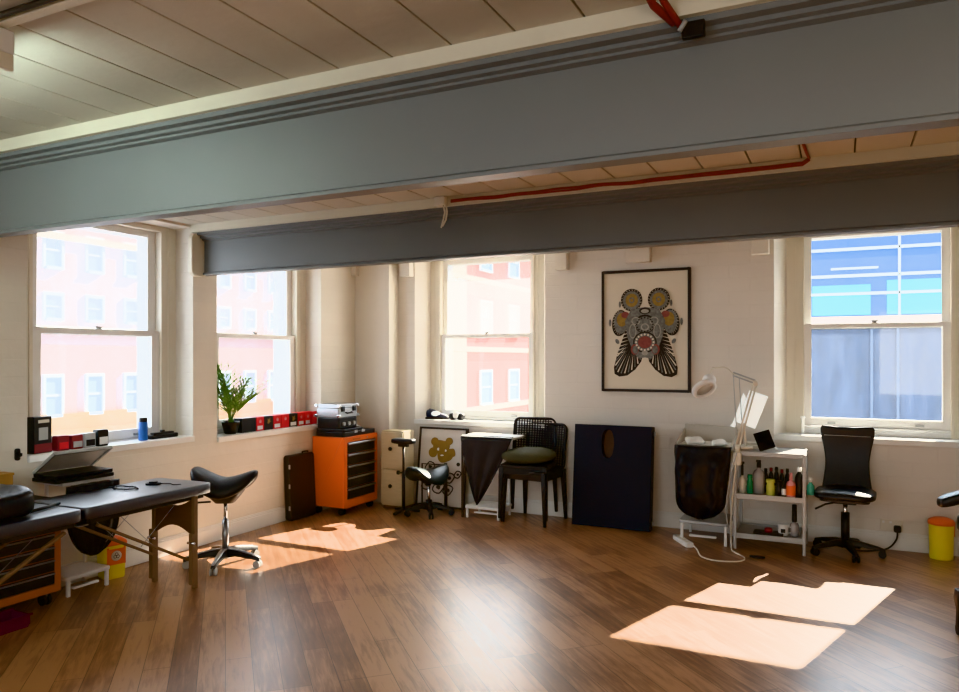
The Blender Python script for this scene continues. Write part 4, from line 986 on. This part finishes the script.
MB().prism(rect(.22, .12, .02), 0, .02).build('tray', M['brown_plastic'], t, bevel=.004); MB().lathe([(.03, .02), (.03, .045), (.02, .05), (0, .05)]).build('red_lid', M['red_dark'], t)
o = MB().prism([(.05 * math.cos(a) * (1 + .3 * math.sin(3 * a)), .025 * math.sin(a)) for a in [2 * PI * i / 16 for i in range(16)]], 0, .018).build('dropped_glove', M['black_plastic'], loc=(-.555, 5.88, 0), bevel=.006); tag(o, 'small crumpled black thing lying on the floor in front of the shelf trolley', 'glove')

# ------------------------------------------------------------------ task chair
t = thing('task_chair', 'black armless swivel task chair under the far window', 'chair', (.04, 6.30, 0), math.radians(-4))
def seatfn(v): return Vector((v.x, v.y, v.z + .012 * math.cos(v.x * 9) - (.02 * max(0, (-v.y - .12) / .1) ** 2)))
MB().blob((0, -.02, .468), (.212, .21, .033), .5, 36, 14, seatfn).build('seat', M['black'], t); MB().prism(rect(.34, .32, .05), .418, .432).build('seat_pan', M['black_plastic'], t)
def halfw(z): # outline of the backrest
    f = (z - .47) / .49; return .178 - .022 * math.sin(PI * min(1, f * 1.2)) + .030 * max(0, f - .45)
rings = []
for j in range(21):
    f = j / 20; z = .475 + .49 * f; w = halfw(z) * (1 if f < .93 else math.sqrt(max(.05, 1 - ((f - .93) / .075) ** 2))  * .12 + .88); yb = .17 + .06 * f + .03 * math.sin(PI * f)
    top_dip = 0
    rings.append([(w * math.cos(a) if abs(math.cos(a)) < .7 else w * math.copysign(abs(math.cos(a)) ** .5, math.cos(a)), yb + .020 * math.sin(a) + .03 * (math.cos(a)) ** 2 * -1 * .6, z - (.014 * math.cos(PI * .5 * math.cos(a)) if f > .9 else 0)) for a in [2 * PI * i / 28 for i in range(28)]])
bk = MB().loft(rings).build('backrest', M['black'], t)
MB().tube([(x, .17 + .06 * .84 + .03 * math.sin(PI * .84) - .022 - .018 * (1 - (x / .17) ** 2) * -.0 - .006 + (-.012 * (x / .17) ** 2), .886) for x in [-.165 + .33 * i / 10 for i in range(11)]], .003, 6).build('top_band', M['grey_metal'], bk)
MB().bar((0, .05, .42), (0, .26, .44), .05, .012).bar((0, .26, .43), (0, .245, .66), .05, .012).build('back_bar', M['black_plastic'], t, bevel=.003)
MB().span((-.08, -.09, .395), (.08, .09, .42)).build('mechanism', M['black_plastic'], t, bevel=.006); MB().tube([(-.06, -.05, .40), (-.13, -.09, .385), (-.20, -.11, .345)], .007).build('lever', M['black_plastic'], t)
MB().cyl((0, 0, .26), (0, 0, .40), .016).build('piston', M['chrome'], t); MB().cyl((0, 0, .06), (0, 0, .32), .030).build('column', M['black_plastic'], t)
star_base(t, .27, .08, M['black_plastic'], M['black_plastic'], M['black_plastic'], math.radians(-70))

t = thing('wall_socket', 'white double wall socket above the skirting behind the task chair', 'socket', (.365, YB, .145))
MB().span((-.075, -.012, 0), (.075, 0, .09)).build('plate', M['offwhite'], t, bevel=.004)
for sx in (-.055, -.005): MB().span((sx - .008, -.016, .062), (sx + .008, -.012, .078)).build('rocker', M['white'], t)
t = thing('plug_lead', 'black plug in the wall socket with its black cable running down to the chair', 'plug', (.405, YB - .012, .17))
MB().prism(rect(.05, .05, .012, 4, 0, 0), -.042, -.002, 'y').build('plug', M['black_plastic'], t, bevel=.006)
MB().tube(curve([(0, -.03, -.02), (-.01, -.05, -.08), (-.07, -.10, -.14), (-.18, -.14, -.162), (-.30, -.18, -.165)]), .006).build('cable', M['black_plastic'], t)
sharps('round yellow sharps bin with red lid on the floor right of the wall socket', (.685, 6.48, 0), .3, .165, .305, True, False)

# chair cut by the frame edge
t = thing('treatment_chair', 'black padded treatment chair cut off by the picture edge beside the round yellow bin', 'chair', (.98, 4.85, 0), math.radians(10))
MB().blob((0, 0, .56), (.36, .30, .06), .4, 36, 14).build('seat', M['black'], t)
MB().blob((-.255, .16, .742), (.20, .055, .032), .4, 30, 12, lambda v: v + Vector((0, 0, .34 * v.x))).build('armrest', M['black'], t)
MB().bar((-.24, .18, .55), (-.24, .18, .70), .04).build('armrest_post', M['black_plastic'], t); MB().blob((.42, .0, .9), (.07, .28, .36), .45).build('backrest', M['black'], t)
MB().cyl((0, 0, .1), (0, 0, .52), .05).build('column', M['chrome'], t); MB().prism(rect(.5, .5, .1), .05, .10).build('base_plate', M['black_plastic'], t, bevel=.01)
l1 = MB().loft([[(-.40 + dx, -.06 + dy, z) for dx, dy in rect(w, w, .01, 3)] for w, z in ((.055, .05), (.05, .14), (.07, .20), (.06, .25))]).build('foot_leg', M['black_plastic'], t, bevel=.004)
MB().bar((-.40, -.06, .09), (-.1, -.02, .09), .05).build('outrigger', M['black_plastic'], t); MB().span((-.415, -.093, .10), (-.385, -.086, .19)).build('chrome_trim', M['chrome'], l1)
caster(t, -.40, -.06, .03)

# sills of the end wall
t = thing('trainer_shoe', 'dark trainer with pale blue side on the middle window sill', 'shoe', (-3.755, 6.70, .866), math.radians(8))
rings = []
for f, w, h in ((0, .030, .075), (.15, .036, .095), (.35, .036, .085), (.55, .036, .055), (.8, .038, .042), (.95, .026, .03), (1, .012, .02)):
    rings.append([(-.115 + .23 * f, w * math.cos(a), .014 + h * .5 + h * .5 * math.sin(a)) for a in [2 * PI * i / 16 for i in range(16)]])
MB().loft(rings).build('upper', mat('navy_mesh', (.03, .035, .06), .6, var=.2, vscale=20), t); MB().prism([(-.12 + .245 * i / 12, -.036 * (1 if i < 10 else .6)) for i in range(13)] + [(.125 - .245 * i / 12, .036 * (1 if i > 2 else .6)) for i in range(13)], 0, .02).build('sole', M['frame_dark'], t)
MB().blob((-.01, -.03, .058), (.05, .012, .026), 1).build('side_flash', M['led'], t)
t = thing('goggles', 'small black and white goggles beside the trainer on the middle sill', 'goggles', (-3.525, 6.70, .866))
for sx in (-.045, .045):
    MB().blob((sx, 0, .035), (.042, .035, .035), .7).build('eye_cup', M['black_plastic'], t)
MB().blob((0, -.015, .05), (.035, .03, .035), .8).build('bridge', M['paper'], t)
t = thing('candle', 'thin white candle holder standing on the far window sill', 'candle', (-.275, 6.72, .866))
MB().lathe([(.028, 0), (.028, .006), (.009, .014), (.009, .02)], n=16).build('holder', M['white'], t); MB().lathe([(.011, .018), (.011, .125), (.018, .13), (.018, .145), (0, .147)], n=14).build('stick', M['paper'], t)

# ------------------------------------------------------------------ framed print
t = thing('framed_print', 'large dark-framed print of a patterned winged figure on the end wall', 'picture', (-1.565, YB - .002, 1.745), 0)
MB().span((-.38, -.012, -.53), (.38, -.006, .53)).build('paper', M['mount'], t)
mb = MB(); FW, FH = .80, 1.095
for sx in (-1, 1): mb.span((sx * FW / 2 - (.022 if sx > 0 else 0), -.03, -FH / 2), (sx * FW / 2 + (.022 if sx < 0 else 0), 0, FH / 2))
for sz in (-1, 1): mb.span((-FW / 2 + .022, -.03, sz * FH / 2 - (.022 if sz > 0 else 0)), (FW / 2 - .022, 0, sz * FH / 2 + (.022 if sz < 0 else 0)))
mb.build('frame', M['frame_dark'], t, bevel=.003)
S = .80 / 440
def U(x, y): return ((x - 285) * S, (348 - y) * S)
pr = MB(); lay = [-.0122]
def shape(pts, mi):
    pr.use(mi); lay[0] -= .00012; pr.add([(p[0], lay[0], p[1]) for p in [U(*q) for q in pts]], [tuple(range(len(pts)))])
def ell(cx, cy, rx, ry, mi, n=28, rot=0.0):
    c_, s_ = math.cos(rot), math.sin(rot)
    shape([(cx + rx * math.cos(a) * c_ - ry * math.sin(a) * s_, cy + rx * math.cos(a) * s_ + ry * math.sin(a) * c_) for a in [2 * PI * i / n for i in range(n)]], mi)
for sg in (-1, 1):
    def X(x): return 285 + sg * (x - 285)
    # lower wing: dark with pale ribs
    shape([(X(x), y) for x, y in [(330, 330), (375, 320), (400, 390), (425, 460), (443, 530), (440, 562), (415, 576), (375, 570), (335, 540), (305, 500), (290, 440)]], 0)
    edge = [(427, 455), (434, 480), (440, 505), (443, 530), (441, 552), (430, 566), (412, 573), (392, 572), (372, 567), (354, 554), (336, 538), (320, 520), (306, 500)]
    for k, (ex, ey) in enumerate(edge):
        bx, by = 338, 385; dx, dy = ex - bx, ey - by; L = math.hypot(dx, dy); nx, ny = -dy / L * 3.4, dx / L * 3.4
        f0 = .30 + .12 * (k % 2)
        shape([(X(bx + dx * f0), by + dy * f0), (X(bx + dx * .93 + nx), by + dy * .93 + ny), (X(bx + dx * .93 - nx), by + dy * .93 - ny)], 4 if k % 2 else 1)
    for k in range(7):
        y = 335 + 19 * k; shape([(X(348 + 5 * k), y), (X(388 + 6.5 * k), y + 10), (X(387 + 6.5 * k), y + 15)], 4)
    # shoulder lobe
    ell(X(412), 308, 40, 66, 0, rot=-sg * .12); ell(X(408), 305, 34, 57, 1); ell(X(402), 292, 26, 34, 2); ell(X(385), 268, 20, 16, 3)
    for k in range(12):
        a = -1.3 + 2.6 * k / 11; shape([(X(408 + 30 * math.cos(a)), 306 + 52 * math.sin(a)), (X(408 + 40 * math.cos(a + .05)), 306 + 64 * math.sin(a + .05)), (X(408 + 40 * math.cos(a + .1)), 306 + 64 * math.sin(a + .1))], 4)
    ell(X(462), 306, 7, 18, 1); ell(X(425), 400, 9, 14, 1, rot=sg * .6); ell(X(412), 215, 6, 16, 1)
    # round head lobe
    ell(X(353), 195, 54, 56, 0); ell(X(353), 197, 44, 46, 1); ell(X(352), 196, 31, 33, 2); ell(X(352), 196, 14, 15, 1); ell(X(352), 196, 8, 8, 2)
    for k in range(22):
        a = 2 * PI * k / 22; shape([(X(353 + 43 * math.cos(a)), 196 + 45 * math.sin(a)), (X(353 + 51 * math.cos(a + .06)), 196 + 53 * math.sin(a + .06)), (X(353 + 51 * math.cos(a + .13)), 196 + 53 * math.sin(a + .13))], 4)
shape([(255, 235), (285, 232), (315, 235), (355, 245), (385, 300), (372, 380), (345, 450), (318, 486), (285, 480), (252, 486), (225, 450), (198, 380), (185, 300), (215, 245)], 1)
for (x, y, rx, ry, mi) in [(285, 250, 28, 16, 0), (285, 252, 20, 10, 4), (285, 315, 52, 46, 0), (285, 318, 46, 40, 1), (285, 330, 20, 18, 4), (285, 330, 14, 12, 1), (240, 300, 22, 20, 4), (330, 300, 22, 20, 4), (240, 300, 17, 15, 1), (330, 300, 17, 15, 1),
                           (285, 405, 58, 52, 0), (285, 405, 52, 46, 1), (285, 405, 34, 30, 3), (225, 350, 18, 36, 4), (345, 350, 18, 36, 4), (225, 350, 14, 31, 1), (345, 350, 14, 31, 1), (235, 440, 20, 26, 3), (338, 440, 20, 26, 3), (238, 442, 14, 20, 1), (335, 442, 14, 20, 1), (285, 458, 16, 12, 4)]:
    ell(x, y, rx, ry, 5 if mi == 4 else mi)
for k in range(16):
    a = 2 * PI * k / 16; ell(285 + 43 * math.cos(a), 405 + 38 * math.sin(a), 5, 5, 4, 8); ell(285 + 40 * math.cos(a), 318 + 34 * math.sin(a), 4, 4, 0, 8)
pr.build('printed_figure', [M['ink'], M['ink_grey'], M['ink_gold'], M['ink_red'], M['mount'], M['ink_pale']], t)

# ------------------------------------------------------------------ light
sc = bpy.context.scene
w = bpy.data.worlds.new('sky'); sc.world = w; w.use_nodes = True
bg = w.node_tree.nodes['Background']; bg.inputs['Color'].default_value = (.80, .90, 1.0, 1); bg.inputs['Strength'].default_value = SKY if 'SKY' in globals() else 4.6
s_ = bpy.data.lights.new('sun', 'SUN'); s_.energy = 38.0; s_.color = (1, .90, .74); s_.angle = math.radians(.6)
so = bpy.data.objects.new('sun', s_); COL.objects.link(so); so.location = (6, 20, 16)
so.rotation_euler = Vector((-.30, -1.0, -.78)).to_track_quat('-Z', 'Y').to_euler()
def area(name, loc, rot, sx, sy, e, col, portal=False):
    l = bpy.data.lights.new(name, 'AREA'); l.shape = 'RECTANGLE'; l.size = sx; l.size_y = sy; l.energy = e; l.color = col
    if portal: l.cycles.is_portal = True
    o = bpy.data.objects.new(name, l); COL.objects.link(o); o.location = loc; o.rotation_euler = rot
    return o
area('rear_window_light', (-2.6, -2.5, 1.6), (PI / 2, 0, 0), 2.4, 1.6, 25, (.74, .88, 1))  # added cool fill, standing for unseen windows behind the camera
area('rear_window_light', (1.6, -2.5, 1.6), (PI / 2, 0, 0), 1.8, 1.6, 19, (1, .93, .82))  # added warm fill from behind, lifts the right end of the far beam
area('room_lamp', (-.6, -.9, 2.56), (0, 0, 0), 3.5, 1.2, 26, (1, .93, .84))  # added fill under the ceiling behind the camera, no fitting built
area('room_lamp', (1.8, 1.6, 2.56), (0, 0, 0), 1.2, .6, 14, (1, .82, .62))  # second added fill, warm and out of view

cam = bpy.data.cameras.new('camera'); cam.sensor_width = 36; cam.lens = 738 / 959 * 36; cam.shift_y = 12 / 959; cam.clip_start = .05; cam.clip_end = 200
co = bpy.data.objects.new('camera', cam); COL.objects.link(co); co.location = (0, 0, 1.5); co.rotation_euler = (PI / 2, 0, math.radians(26))
sc.camera = co
sc.cycles.use_denoising = True
sc.cycles.max_bounces = 10; sc.cycles.diffuse_bounces = 6; sc.cycles.transparent_max_bounces = 12
sc.view_settings.view_transform = 'Khronos PBR Neutral'; sc.view_settings.look = 'None'; sc.view_settings.exposure = 1.0
